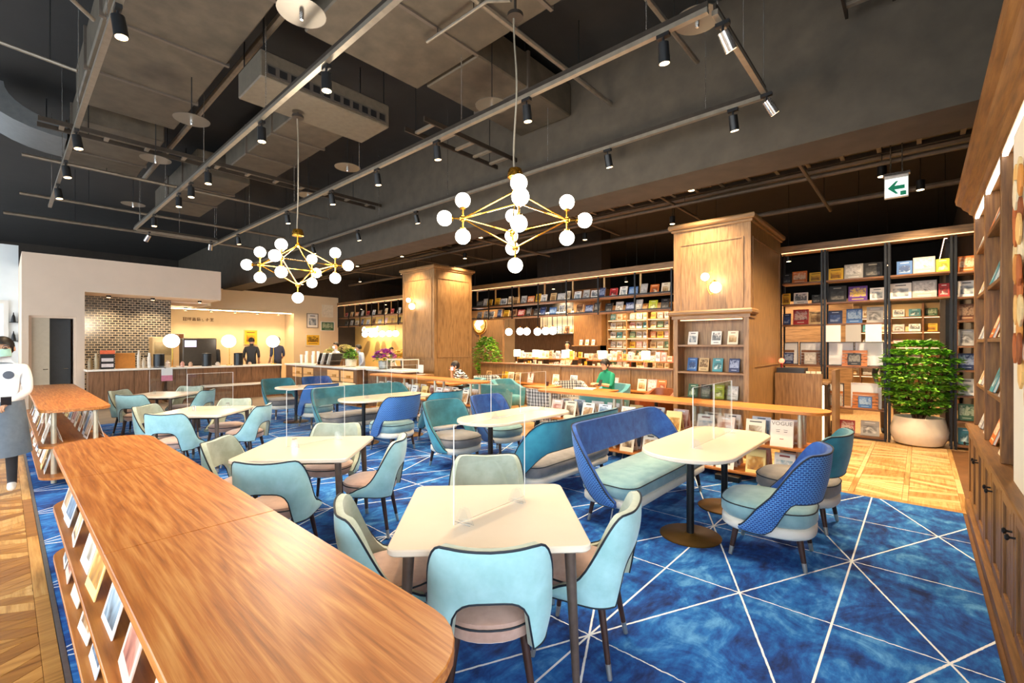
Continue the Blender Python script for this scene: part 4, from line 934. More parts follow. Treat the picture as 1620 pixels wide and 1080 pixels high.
for j, y in enumerate((24.0, 23.3, 22.9, 22.2, 21.5, 20.9)): pendant('white globe pendant beyond the flowers, %s from the cafe wall' % ORD[j], 14.0, y, 2.25, .17)
ns = thing('round_sign', 'round backlit sign with a white figure on the dark wood wall', 'sign', (12.098, 12.45, 2.4)); r = Matrix.Rotation(-pi / 2, 4, 'Y')
MB().put(MB().lathe([(.34, 0), (.34, .05), (.3, .06)], 32), r).build('disc', EM((1, .55, .2), 1.6), ns); MB().put(MB().lathe([(.35, .04), (.37, .05), (.35, .065), (.33, .06)], 32), r).build('rim', BRASS, ns)
MB().put(MB().prism([(.2, .1), (.0, .24), (-.16, .12), (-.2, -.1), (-.06, -.02), (.04, -.22), (.18, -.2)], .061, .075), r).build('figure', EM((.9, .95, 1), 4), ns, 0); MB().bb(-.02, -.002, -.02, .02, -.8, -.33).build('cable_cover', BRASS, ns, 0)
scr = struct(MB().bb(12.1, 12.2, 11.3, 13.6, 0, 2.95).build('wall_8', WOOD('screen_oak', '#4c351f', '#7a5a36', '#8d6c44', 'z', .6, 1.2, .2)))
# warm store front with script sign
struct(MB().bb(14.5, 14.7, 20.5, 26, 0, 3.3).build('wall_9', M('#d9b56a', .6, 0, .08, 2)))
sg = thing('script_sign', 'white glowing script sign above the flower shop front', 'sign', (14.4, 24.2, 2.42)); mesh_text('lettering', 'Cammouf', EM((1, 1, .95), 4), .42, sg, (0, 0, 0), (pi / 2, 0, -pi / 2), .02, 'CENTER', .3)
MB().bb(.03, .099, -1.0, 1.0, -.06, -.02).build('mounting_rail', BLACKM, sg, 0)
# dark slatted screen beyond the plant
sl = thing('slat_screen', 'dark vertical slat screen behind the leafy plant', 'screen', (12, -.2, 0))
for j in range(16): MB().bb(-1.2 + j * .2, -1.12 + j * .2, -.22, -.12, 0, 3.4).build('slat', M('#2b211a', .6, 0, .15), sl, 0)
MB().bb(-1.25, 2.0, -.23, -.11, 3.4, 3.46).build('top_rail', BLACKM, sl, 0)
for j, (x0, x1, y, z) in enumerate(((10.6, 15.8, -.33, 3.5),)):
    tt = thing('light_channel', 'glowing pink-white light channel above the slat screen', 'light', ((x0 + x1) / 2, y, z)); MB().bb(-2.6, 2.6, -.03, .03, .015, .06).build('housing', BLACKM, tt, 0); MB().bb(-2.6, 2.6, -.02, .02, 0, .015).build('diffuser', EM((1, .62, .45), 5), tt, 0)
    for x in (-2, 2): MB().cyl((x, 0, .06), (x, 0, 5.6 - z), .005, n=6).build('rod', BLACKM, tt)
# ================================================================ cafe at the far left
PINKW = M('#dcc7b2', .85, 0, .03, 2)
def tiles():
    t = NT('glazed_grey_tiles'); b = t.n('ShaderNodeTexBrick', Scale=1.0); m = t.map((1, 1, 1), rot=(pi / 2, 0, 0)); t.set(b.inputs['Vector'], m)
    b.inputs['Color1'].default_value = lin('#5b5a58'); b.inputs['Color2'].default_value = lin('#2c2c2d'); b.inputs['Mortar'].default_value = lin('#b5aa98')
    b.inputs['Brick Width'].default_value = .13; b.inputs['Row Height'].default_value = .07; b.inputs['Mortar Size'].default_value = .008; b.offset = .5
    t.bump(t.math('SUBTRACT', 1.0, b.outputs['Fac']), .6, .01); return t.fin(b.outputs['Color'], .12)
cw = struct(MB().bb(.3, .42, 16.5, 20, 0, 3.95).bb(.42, 1.28, 16.5, 16.7, 2.38, 3.95).bb(1.28, 1.44, 16.5, 20, 0, 3.95).bb(1.44, 4.6, 16.5, 17.9, 3.05, 3.95).build('wall_cafe', PINKW, None, 0))
MB().bb(1.44, 3.55, 17.72, 17.9, 0, 3.05).build('tile_wall', tiles(), cw, 0)
dr = struct(MB().bb(.42, .47, 16.56, 16.66, 0, 2.38).bb(1.23, 1.28, 16.56, 16.66, 0, 2.38).bb(.47, 1.23, 16.56, 16.66, 2.33, 2.38).build('door_1', PINKW, None, 0))
d1 = MB().bb(.47, .79, 16.6, 16.64, .01, 2.33).build('door_leaf', M('#bdb09a', .6, 0, .04), dr, 0); d2 = MB().bb(.79, 1.2, 16.9, 16.94, .01, 2.33).build('door_leaf', M('#33373b', .5, 0, .08), dr, 0)
for x, d in ((.76, d1), (1.15, d2)): MB().cyl((x, 16.58 if d is d1 else 16.88, 1.02), (x - .09, 16.58 if d is d1 else 16.88, 1.02), .01, n=8).build('handle', CHROME, d)
struct(MB().bb(.42, 1.28, 18.2, 18.3, 0, 2.5).build('wall_10', M('#7a5a45', .8)))
# white lobby wall with a window left of the cafe block
lbw = struct(MB().bb(-4, .3, 20, 20.2, 0, 4.6).build('wall_lobby', M('#eef3f4', .8, 0, .03, 2)))
lw_ = struct(MB().bb(-.95, -.85, 19.94, 20, .8, 2.95).bb(.0, .1, 19.94, 20, .8, 2.95).bb(-.85, .0, 19.94, 20, 2.85, 2.95).bb(-.85, .0, 19.94, 20, .8, .9).build('window_10', PLASTER_W, None, 0)); MB().bb(-.85, 0, 19.96, 19.97, .9, 2.85).build('pane', M('#dfeaf0', .15, 0, .02), lw_, 0)
for j, z in enumerate((2.3, 1.75)):
    tt = thing('lantern_shelf', 'small black wall lantern on the white lobby wall, %s one' % ('upper', 'lower')[j], 'lantern', (.2, 19.99, z)); MB().bb(-.09, .09, -.16, 0, 0, .015).build('shelf', BLACKM, tt, 0); MB().lathe([(.05, .016), (.05, .03), (.035, .18), (.015, .24), (.008, .3)], 10, (0, -.08, 0)).build('lantern', BLACKM, tt)
# cream wall with lit niche and pictures
cb = struct(MB().bb(4.6, 8.1, 20.4, 20.6, 0, 2.95).bb(4.6, 10.05, 19.5, 20.4, 2.95, 3.75).bb(8.1, 10.05, 19.5, 20.6, 0, 2.95).bb(4.6, 4.7, 17.9, 20.4, 2.95, 3.75).bb(3.5, 4.6, 20.4, 20.6, 0, 3.0).build('wall_niche', M('#e6cfa9', .85, 0, .03, 2), None, 0))
MB().bb(3.6, 8.05, 19.62, 19.66, 2.93, 2.948).build('light_strip', EM((1, .78, .45), 22), cb, 0)
struct(MB().bb(1.44, 4.6, 17.9, 20.6, 3.0, 3.05).build('ceiling_cafe', PINKW, None, 0))
def pic(label, x, y, z, wd, ht, cov, fr='#e8dcc4'):
    t = thing('framed_picture', label, 'picture', (x, y, z)); w_ = .03; f = MB().bb(-wd / 2, wd / 2, -.03, 0, -ht / 2, -ht / 2 + w_).bb(-wd / 2, wd / 2, -.03, 0, ht / 2 - w_, ht / 2).bb(-wd / 2, -wd / 2 + w_, -.03, 0, -ht / 2 + w_, ht / 2 - w_).bb(wd / 2 - w_, wd / 2, -.03, 0, -ht / 2 + w_, ht / 2 - w_)
    f.build('frame', M(fr, .5, 0, .03), t, 0); MB().bb(-wd / 2 + w_, wd / 2 - w_, -.02, -.008, -ht / 2 + w_, ht / 2 - w_).build('print', cov, t, 0)
pic('tall pale print in a cream frame on the cafe wall, left one', 8.88, 19.499, 2.68, .5, .62, BCOV['white'][0], '#8a8074'); pic('blank pale board in a cream frame, highest on the cafe wall', 9.55, 19.499, 3.13, .5, .55, M('#e9dcc2', .6)); pic('small landscape print in a white frame on the cafe wall', 9.55, 19.499, 2.46, .62, .42, BCOV['green'][1], '#f2ece0'); pic('yellow painting low on the cafe wall', 8.9, 19.499, 1.85, .62, .5, BCOV['yellow'][1])
pic('yellow poster in the lit cafe niche', 6.75, 20.399, 1.95, .5, .6, BCOV['yellow'][0], '#e0c07a'); pic('small dark picture in the lit cafe niche', 7.6, 20.399, 1.65, .28, .42, BCOV['black'][0]); pic('dark food picture at the end of the niche', 4.1, 20.399, 1.9, .8, .35, BCOV['brown'][0])
sgn = thing('wall_lettering', 'dark raised lettering at the top of the lit cafe niche', 'sign', (4.95, 20.4, 2.55)); 
GL = [[(0, 0, 1, .14), (0, .86, 1, .14), (.1, 0, .14, 1), (.75, 0, .14, 1), (.1, .43, .8, .14)], [(0, .1, .14, .9), (.3, .8, .7, .14), (.3, .45, .7, .14), (.58, 0, .14, .9)], [(0, .75, 1, .14), (.43, 0, .14, 1), (.1, .4, .8, .14), (.1, 0, .8, .14), (.1, 0, .14, .5), (.8, 0, .14, .5)], [(.1, .85, .8, .14), (.1, 0, .14, .9), (.4, .5, .6, .14), (.4, 0, .14, .5), (.8, 0, .14, .5)], [(.2, 0, .5, .12), (.2, .35, .12, .3)], [(0, .5, 1, .12), (.4, 0, .14, 1), (.05, .1, .2, .14)], [(0, .82, 1, .14), (.05, .5, .9, .14), (.43, 0, .14, 1), (0, 0, 1, .14)]]
for j, g_ in enumerate(GL):
    m_ = MB()
    for k_, (a, b, c, d) in enumerate(g_): m_.bb(-.5 + j * .145 + a * .115, -.5 + j * .145 + (a + c) * .115, -.02 - k_ * .0004, -.001, b * .12, (b + d) * .12)
    m_.build('character', M('#6a4416', .5), sgn, 0)
# counters
CT = M('#efeae2', .25, 0, .03); CWOOD = WOOD('counter_walnut', '#4f331f', '#7a5537', '#93694a', 'z', .5, 1.3, .3)
def counter(label, x0, x1, y0, y1, z, panels, nm):
    t = thing('cafe_counter', label, 'counter', ((x0 + x1) / 2, (y0 + y1) / 2, 0)); O = ((x0 + x1) / 2, (y0 + y1) / 2)
    part(MB().cb(x0 - .04, x1 + .04, y0 - .06, y1 + .04, z - .05, z, .004), 'worktop', CT, t, O, 0)
    lx = x1 - x0 > y1 - y0; n = panels
    for i in range(n):
        if lx: a = x0 + (x1 - x0) * i / n; b = x0 + (x1 - x0) * (i + 1) / n; part(MB().bb(a + .004, b - .004, y0, y1, 0.0, z - .05), 'panel', CWOOD, t, O, 0)
        else: a = y0 + (y1 - y0) * i / n; b = y0 + (y1 - y0) * (i + 1) / n; part(MB().bb(x0, x1, a + .004, b - .004, 0.0, z - .05), 'panel', CWOOD, t, O, 0)
    return t
counter('walnut cafe counter with white top below the tiled wall', 1.46, 3.0, 16.0, 16.45, 1.0, 5, '')
counter('long walnut cafe counter with white top below the globe lamps', 3.12, 6.2, 16.0, 16.6, 1.0, 7, ''); 
ledge = thing('low_bench', 'low white-topped bench along the cafe counter', 'bench', (5.0, 15.7, 0)); MB().cb(-1.1, 1.2, -.22, .18, .40, .45, .004).build('seat', CT, ledge, 0); MB().bb(-1.05, 1.15, -.16, .16, 0, .40).build('body', CWOOD, ledge, 0)
cs = counter('walnut pastry counter with white top running towards the flowers', 6.35, 6.95, 11.3, 15.9, 1.02, 9, ''); counter('white-topped counter end below the slim oak column', 6.75, 7.3, 11.02 - 2.3, 11.2, 1.0, 4, '') if False else None
dc = counter('walnut counter carrying the flower pot and glass case', 6.62, 7.2, 9.62, 11.2, 1.0, 3, '')
pl = struct(MB().bb(1.5, 10, 16.7, 19.4, 0, .13).build('floor_cafe_platform', M('#77695a', .6)))
def globe_lamp(label, x, y, z):
    t = thing('counter_lamp', label, 'lamp', (x, y, z)); MB().cyl((0, 0, 0), (0, 0, .02), .09, n=20).build('base', BRASS, t); MB().tube([(0, 0, .02), (0, 0, .5), (.0, 0, .62), (.1, 0, .7)], .011, 8).build('stem', BRASS, t); MB().sph((-.02, 0, .76), .2, 22, 14).build('globe', EM((1, .92, .8), 5), t)
for j, x in enumerate((3.3, 4.78, 6.1)): globe_lamp('white globe lamp on the cafe counter, %s from the tiled wall' % ORD[j], x, 16.3, 1.0)
def prop(name, label, mb, mat, cat, loc=(0, 0, 0), sm=40): o = mb.build(name, mat, None, sm); o.location = loc; return tag(o, label, cat)
for j, x in enumerate((2.95, 4.12, 4.98)):
    t = thing('black_canister', 'black cylindrical canister on the cafe counter, %s one' % ORD[j], 'canister', (x, 16.12, 1.0)); MB().cyl((0, 0, 0), (0, 0, .36), .13, n=20).build('body', M('#23282d', .3, .3, .05), t); MB().lathe([(.132, .36), (.132, .38), (.1, .39), (.02, .4)], 20).build('lid', BLACKM, t)
prop('wood_crate', 'tan wooden sign board leaning on the cafe counter', MB().box((0, 0, .21), (.42, .03, .42), Euler((-.15, 0, 0)).to_matrix()), M('#c07c2c', .6, 0, .1), 'sign board', (2.24, 16.3, 1.0), 0)
ds = thing('snack_stand', 'black snack display stand with orange header on the counter', 'display stand', (1.85, 16.25, 1.0)); MB().bb(-.14, .14, -.12, .12, 0, .5).build('body', BLACKM, ds, 0); MB().bb(-.15, .15, -.14, -.121, .4, .5).build('header', M('#e0663a', .5), ds, 0); MB().bb(-.12, .12, -.14, -.121, .05, .14).bb(-.12, .12, -.14, -.121, .2, .29).build('packets', M('#d9d2d6', .5), ds, 0)
for j, (x, h, c, r_) in enumerate(((1.51, .3, '#8a7350', .05), (1.63, .42, '#a89878', .045), (2.5, .5, '#d8cfc0', .04), (2.61, .28, '#c9b9a2', .05), (2.73, .42, '#efe9df', .045), (3.15, .2, '#e2c9b5', .06), (3.5, .16, '#d49a8a', .05), (3.7, .14, '#caa58a', .05), (4.4, .12, '#e6d6c6', .06), (5.3, .1, '#d8b9a0', .05))):
    prop('jar', '%s jar or cup along the cafe counter top from the tiled end' % ORD[j], MB().lathe([(r_, 0), (r_ * 1.05, h * .1), (r_ * 1.05, h * .7), (r_ * .6, h * .8), (r_ * .6, h), (.005, h)], 14), M(c, .35), 'jar', (x, 16.1, 1.0))
em = thing('espresso_machine', 'dark grey espresso machine behind the cafe counter', 'coffee machine', (4.1, 16.95, .13)); MB().cb(-.45, .45, -.2, .25, .87, 1.72, .02).build('body', M('#4a4640', .35, .5, .06), em, 0); MB().bb(-.45, .45, -.2, .25, 0, .87).build('cabinet', CWOOD, em, 0); MB().bb(-.4, -.1, -.215, -.2, 1.45, 1.65).build('screen', EM((.6, .55, .9), 1.0), em, 0)
gr = thing('oven_tower', 'tan oven tower by the tiled wall', 'oven', (3.2, 17.2, .13)); MB().cb(-.25, .25, -.25, .25, 0, 1.75, .015).build('body', M('#b39a6c', .4, .3, .05), gr, 0); MB().bb(-.2, .2, -.262, -.25, 1.2, 1.6).build('door', M('#8a744c', .3, .4), gr, 0)
hs = thing('hanging_notice', 'white and pink notice hanging from the counter edge', 'notice', (3.1, 15.93, .62)); MB().bb(-.13, .13, -.004, 0, .16, .36).build('sheet', POSTER, hs, 0); MB().bb(-.13, .13, -.004, 0, 0, .16).build('pink_band', M('#e08aa4', .5), hs, 0)
for j in range(6): prop('cup_stack', 'stack of white paper cups on the pastry counter, %s one' % ORD[j], MB().lathe([(.032, 0), (.045, .3 + .12 * (j % 2)), (.04, .3 + .12 * (j % 2)), (.02, .02)], 14), M('#f4f2ee', .4, 0, .02), 'cups', (6.6 + .1 * (j % 2), 15.3 - j * .17 - (.15 if j > 2 else 0), 1.02))
st_ = thing('striped_sack_rack', 'row of black and white striped sacks on the pastry counter', 'rack', (6.62, 13.35, 1.02))
for j in range(5): MB().box((0, .42 - j * .2, .2), (.3, .05, .38), Euler((0.5, 0, 0)).to_matrix()).build('sack', M('#1c1b1a' if j % 2 == 0 else '#e9e2d2', .7), st_, 0)
MB().bb(-.16, .16, -.62, .6, 0, .02).build('tray', CWOOD, st_, 0)
gc = thing('glass_case', 'low glass pastry case with white frame below the slim column', 'display case', (6.9, 9.98, 1.0))
for (a, b, c, d, e, f) in ((-.25, .25, -.35, -.335, 0, .02), (-.25, .25, .335, .35, 0, .02), (-.25, -.235, -.335, .335, .0, .02), (.235, .25, -.335, .335, 0, .02), (-.25, .25, -.35, -.335, .26, .28), (-.25, .25, .335, .35, .26, .28), (-.25, -.235, -.335, .335, .26, .28), (-.25, -.235, -.35, -.335, .02, .26), (-.25, -.235, .335, .35, .02, .26), (.235, .25, -.35, -.335, .02, .26), (.235, .25, .335, .35, .02, .26)): MB().bb(a, b, c, d, e, f).build('frame_bar', CT, gc, 0)
MB().bb(-.245, -.24, -.335, .335, .02, .26).build('pane', ACRYL, gc, 0); MB().bb(-.235, .235, -.335, .335, .262, .268).build('pane', ACRYL, gc, 0)
for j, y in enumerate((15.0, 14.2, 12.6, 11.8)):
    tt = thing('shelf_insert', 'lit open shelf in the pastry counter front, %s from the far end' % ORD[j], 'shelf', (6.34, y, .62)); MB().bb(-.01, .0, -.34, .34, 0, .3).build('glowing_back', EM((.8, .42, .15), .22), tt, 0); MB().bb(-.03, -.011, -.34, .34, .1, .115).build('board', SHELFWOOD, tt, 0); MB().bb(-.03, -.011, -.2, .0, .115, .18).build('pastry', M('#c98a3a', .6), tt, 0)
# ================================================================ ceiling services
DUCTS = []
def ctop(x, y):
    """height of whatever hangs lowest over a point: a duct or the slab"""
    return min([5.6] + [d[4] - .025 for d in DUCTS if d[0] - .03 < x < d[1] + .03 and d[2] - .03 < y < d[3] + .03])
def duct(label, x0, x1, y0, y1, z0, z1, seams, axis='y', mat=None):
    t = thing('air_duct', label, 'duct', ((x0 + x1) / 2, (y0 + y1) / 2, z0)); O = ((x0 + x1) / 2, (y0 + y1) / 2, z0)
    part(MB().cb(x0, x1, y0, y1, z0, z1, .015), 'body', mat or DUCT, t, O, 0); DUCTS.append((x0, x1, y0, y1, z0))
    for s in seams:
        if axis == 'y': part(MB().bb(x0 - .025, x1 + .025, s - .02, s + .02, z0 - .02, z1 + .02), 'flange', M('#544b42', .6, .3, .1), t, O, 0)
        else: part(MB().bb(s - .02, s + .02, y0 - .025, y1 + .025, z0 - .02, z1 + .02), 'flange', M('#544b42', .6, .3, .1), t, O, 0)
    for s in (seams or [(y0 + y1) / 2])[::2]:
        xx, yy = ((x0 + .05, s) if axis == 'y' else (s, y0 + .05)); part(MB().cyl((xx, yy, z1), (xx, yy, 5.6), .008, n=6), 'hanger_rod', BLACKM, t, O)
    return t
duct('wide flat duct over the window side of the room', .66, 1.76, -.4, 8.55, 4.95, 5.42, [1.2, 2.9, 4.6, 6.1, 7.4])
duct('shorter flat duct at the cafe end with a curved neck', .7, 1.7, 8.9, 11.2, 4.85, 5.3, [9.6, 10.4])
duct('main flat duct over the middle of the room', 2.12, 3.58, .6, 4.85, 4.95, 5.45, [1.6, 2.7, 3.75]); duct('branch duct running into the dark beam', 3.62, 5.47, 3.76, 4.72, 4.95, 5.4, [4.5], 'x')
duct('narrow duct beyond the air handler', 2.75, 3.55, 6.6, 9.6, 4.9, 5.35, [7.4, 8.5]); duct('small end duct above the far chandelier', 2.4, 3.3, 10.0, 13.5, 4.85, 5.3, [11, 12.2])
duct('high duct beyond the dark beam', 6.6, 7.5, 3.5, 16, 4.75, 5.2, [5, 7, 9, 11, 13]); duct('second high duct beyond the dark beam', 8.4, 9.1, -.5, 9, 4.7, 5.1, [1, 3, 5, 7])
el = thing('duct_elbow', 'pale curved duct elbow at the left of the ceiling', 'duct', (.15, 10.2, 4.85)); m_ = MB()
prof = [(.5 + .9 * cos(a) - .9, .9 * sin(a)) for a in [pi / 2 * i / 8 for i in range(9)]]; vs = []; n_ = len(prof)
for y in (-.5, .5):
    for off in (0, .35):
        for i in range(n_): a = pi / 2 * i / (n_ - 1); R_ = 1.0 - off; vs.append((.5 - R_ * sin(a), y, 1.0 - R_ * cos(a) - .1))
fs = []
for i in range(n_ - 1): fs += [(i, i + 1, 2 * n_ + i + 1, 2 * n_ + i), (n_ + i + 1, n_ + i, 3 * n_ + i, 3 * n_ + i + 1), (i + 1, i, n_ + i, n_ + i + 1), (2 * n_ + i, 2 * n_ + i + 1, 3 * n_ + i + 1, 3 * n_ + i)]
fs += [(0, 2 * n_, 3 * n_, n_), (n_ - 1, 2 * n_ - 1, 4 * n_ - 1, 3 * n_ - 1)]
MB().add([(x, y, z * .6) for x, y, z in vs], fs).build('body', M('#54585a', .5, .3, .1), el); MB().cyl((.3, 0, .2), (.3, 0, .65), .008, n=6).build('hanger_rod', BLACKM, el)
ah = thing('air_handler', 'boxy air handling unit hanging between the ceiling ducts', 'air unit', (2.6, 5.65, 4.55)); MB().cb(-.75, .85, -.35, .35, .0, .3, .012).build('body', M('#4f473b', .6, .2, .15), ah, 0); MB().bb(-.7, .8, -.36, -.35, .04, .16).build('grille', M('#3a342e', .6), ah, 0)
for j in range(12): MB().bb(-.68 + j * .125, -.6 + j * .125, -.365, -.36, .06, .14).build('louver', BLACKM, ah, 0)
for sx in (-.7, .8):
    for sy in (-.3, .3): MB().cyl((sx, sy, .3), (sx, sy, 1.05), .007, n=6).build('hanger_rod', BLACKM, ah)
def ladder(label, p0, p1, wd, n):
    p0, p1 = Vector(p0), Vector(p1); t = thing('cable_tray', label, 'cable tray', p0); d = p1 - p0; s = Vector((-d.y, d.x, 0)).normalized() * wd / 2
    for k_ in (-1, 1): MB().box(d / 2 + s * k_, (d.length, .025, .06), Matrix.Rotation(math.atan2(d.y, d.x), 3, 'Z') @ Matrix.Rotation(-math.asin(d.z / d.length), 3, 'Y')).build('side_rail', IRON, t, 0)
    for i in range(n):
        c = d * (i + .5) / n; MB().box(c, (.05, wd, .03), Matrix.Rotation(math.atan2(d.y, d.x), 3, 'Z')).build('rung', M('#7a7062', .5, .4), t, 0)
    for f in (.1, .9): MB().cyl(d * f + s, (d * f + s).to_2d().to_3d() + Vector((0, 0, ctop((p0 + d * f + s).x, (p0 + d * f + s).y) - p0.z)), .006, n=6).build('hanger_rod', BLACKM, t)
ladder('short cable tray beside the branch duct', (3.6, 4.95, 4.55), (5.4, 4.95, 4.55), .42, 5); ladder('cable tray over the right of the room', (3.4, .35, 4.8), (5.4, .35, 4.8), .35, 6); ladder('cable tray crossing under the window-side duct', (.3, 8.72, 4.62), (5.4, 8.72, 4.62), .25, 11)
ladder('cable tray beyond the dark beam, near', (6.9, -.6, 4.45), (6.9, 3.2, 4.45), .3, 12); ladder('cable tray beyond the dark beam, far', (7.9, -.6, 4.3), (7.9, 10, 4.3), .3, 26)
PIPE = M('#6e665a', .45, .5, .15)
def pipe(label, pts, r, mat=None):
    t = thing('ceiling_pipe', label, 'pipe', pts[0]); p0 = Vector(pts[0]); MB().tube([Vector(p) - p0 for p in pts], r, 8).build('pipe_run', mat or PIPE, t)
    a, b = Vector(pts[0]), Vector(pts[1])
    for f in (.2, .8): q = a + (b - a) * f - p0; MB().cyl(q, (q.x, q.y, max(.01, ctop(q.x + p0.x, q.y + p0.y) - p0.z)), .005, n=6).build('hanger_rod', BLACKM, t)
pipe('long strut across the main duct', [(1.6, 3.1, 4.88), (5.45, 3.1, 4.88)], .03); pipe('second long strut across the main duct', [(2.0, 1.9, 4.88), (5.3, 1.9, 4.88)], .028); pipe('thin conduit looping to the near chandelier', [(3.0, 3.9, 4.86), (3.0, 3.0, 4.84), (3.0, 2.7, 4.7)], .016)
pipe('sprinkler pipe along the window side', [(.2, 12.6, 4.5), (5.0, 12.6, 4.5)], .03); pipe('sprinkler pipe along the cafe end', [(.0, 14.2, 4.4), (5.4, 14.2, 4.4)], .035); pipe('pipe over the gap between the ducts', [(1.95, 2, 5.1), (1.95, 12, 5.1)], .04); pipe('cross pipe over the far chandelier', [(.2, 10.9, 4.75), (5.4, 10.9, 4.75)], .03)
pipe('diagonal conduit near the left elbow', [(-.5, 7.3, 4.9), (.55, 7.0, 4.7)], .02); pipe('conduit from the window wall', [(-.8, 4.6, 5.0), (.55, 5.6, 4.6)], .018)
for j in range(9): pipe('%s parallel pipe beyond the dark beam' % ORD[j], [(6.4 + j * .42, -.6, 4.15 + .22 * ((j * 5) % 4)), (6.4 + j * .42, 18, 4.15 + .22 * ((j * 5) % 4))], .022 + .012 * (j % 3), M('#5c5146', .6, .3, .15))
for j in range(7): pipe('%s cross pipe beyond the dark beam' % ORD[j], [(6.3, 1.2 + j * 2.1, 4.05 + .12 * (j % 3)), (9.9, 1.2 + j * 2.1, 4.05 + .12 * (j % 3))], .025, M('#5c5146', .6, .3, .15))
def disc(label, x, y, z):
    t = thing('sprinkler_plate', label, 'sprinkler', (x, y, z)); MB().lathe([(.19, 0), (.19, .006), (.02, .012)], 28).build('plate', M('#57524a', .3, .3, .05), t); MB().lathe([(.012, -.06), (.018, -.04), (.018, 0)], 10).build('sprinkler_head', CHROME, t); MB().cyl((0, 0, .012), (0, 0, ctop(x, y) - z), .006, n=6).build('drop_rod', BLACKM, t)
for j, (x, y) in enumerate(((1.65, 3.82), (1.54, 6.65), (1.51, 8.46), (3.76, 3.68), (3.57, 6.63), (3.75, 8.4), (3.93, 1.41), (1.7, 11.5))): disc('round sprinkler guard plate, %s of the ceiling' % ORD[j], x, y, 4.4)
# light tracks and spots
def track(label, p0, p1):
    p0, p1 = Vector(p0), Vector(p1); d = p1 - p0; t = thing('light_track', label, 'light track', p0); R_ = Matrix.Rotation(math.atan2(d.y, d.x), 3, 'Z')
    MB().box(d / 2, (d.length, .045, .04), R_).build('rail', STEEL, t, 0); MB().box(d / 2 + Vector((0, 0, .045)), (d.length, .02, .05), R_).build('channel', IRON, t, 0)
    n = max(2, int(d.length / 2.2))
    for i in range(n + 1): c = d * (.04 + .92 * i / n); MB().cyl(c + Vector((0, 0, .07)), c + Vector((0, 0, ctop(c.x + p0.x, c.y + p0.y) - p0.z)), .004, n=6).build('hanger_rod', CHROME, t)
TZ = 4.1
track('light track nearest the windows', (.55, .2, TZ), (.55, 11.5, TZ)); track('light track over the square tables', (1.86, .2, TZ), (1.86, 12.4, TZ)); track('light track over the bench row', (3.45, 1.16, TZ), (3.45, 13.2, TZ)); track('light track beside the dark beam', (5.02, 1.16, TZ), (5.02, 15, TZ))
track('short cross track near the oak bookcase', (3.5, 1.13, TZ), (4.97, 1.13, TZ)); track('short cross track by the cafe end', (1.9, 12.45, TZ), (3.4, 12.45, TZ))
LENS = EM((1, .68, .34), 9)
def spot(label, x, y, aim=(0, 0), power=80, z=TZ, grp='track spotlights', ang=82, metal=False, col=WARM, light=True):
    t = thing('track_spotlight', label, 'spotlight', (x, y, z - .02), 0, grp); ax = Vector((aim[0], aim[1], -1)).normalized(); c0 = Vector((0, 0, -.07)); c1 = c0 + ax * .15
    mt = CHROME if metal else BLACKM
    MB().bb(-.02, .02, -.05, .05, -.03, 0).cyl((0, 0, -.03), (0, 0, -.08), .01, n=8).build('adapter', BLACKM, t); b = MB().cyl(c0, c1, .042, .045, 18).build('body', mt, t); MB().cyl(c1 - ax * .004, c1 + ax * .0015, .038, n=18).build('lens', LENS, b)
    if light:
        l = bpy.data.lights.new('spot_beam', 'SPOT'); l.energy = power; l.color = col; l.spot_size = radians(ang); l.spot_blend = .8; l.shadow_soft_size = .05; o = link('spot_beam', l, t)
        o.location = c1 + ax * .02; o.rotation_euler = ax.to_track_quat('-Z', 'Y').to_euler()
S1 = [(.55, 4.3), (.55, 7.1), (.55, 8.43), (.55, 9.74)]
for j, (x, y) in enumerate(S1): spot('black spotlight on the window track, %s from the camera' % ORD[j], x, y, (.12, -.1), 110)
for j, y in enumerate((2.2, 3.86, 5.35, 7.3, 8.15, 8.87, 10.66)): spot('black spotlight on the square table track, %s from the camera' % ORD[j], 1.88, y, (0, -.05), 120)
for j, y in enumerate((1.5, 2.9, 4.3, 5.6, 6.91, 8.6, 11.2)): spot('black spotlight on the bench row track, %s from the camera' % ORD[j], 3.45, y, (.15, 0), 130)
for j, y in enumerate((1.44, 2.9, 4.4, 6.85, 8.9, 11.0)): spot('black spotlight on the beam side track, %s from the camera' % ORD[j], 5.02, y, (.25, -.05), 130)
spot('chrome spotlight tilted up at the near end of the cross track', 3.62, 1.11, (.7, -.3), 60, TZ, 'track spotlights', 70, True); spot('chrome spotlight at the bookcase end of the cross track', 4.93, 1.11, (.6, -.5), 90, TZ, 'track spotlights', 80, True)
spot('pale tilted spotlight at the cafe end, first', 2.1, 12.4, (-.4, .6), 120, TZ, 'track spotlights', 80, True); spot('pale tilted spotlight at the cafe end, second', 3.25, 12.4, (.1, .8), 120, TZ, 'track spotlights', 80, True)
def downlight(label, x, y, z, power=70, grp='downlights beyond the beam', ang=120, zt=5.6):
    t = thing('ceiling_downlight', label, 'downlight', (x, y, z), 0, grp); MB().cyl((0, 0, 0), (0, 0, .14), .055, n=14).build('body', BLACKM, t); MB().cyl((0, 0, -.002), (0, 0, .0), .045, n=14).build('lens', LENS, t); MB().cyl((0, 0, .14), (0, 0, (ctop(x, y) if zt > 5 else zt) - z), .006, n=6).build('drop_rod', BLACKM, t)
    if power:
        l = bpy.data.lights.new('downlight_beam', 'SPOT'); l.energy = power; l.color = WARM; l.spot_size = radians(ang); l.spot_blend = .7; l.shadow_soft_size = .06; o = link('downlight_beam', l, t); o.location = (0, 0, -.02)
k_ = 0
PB = 1.7
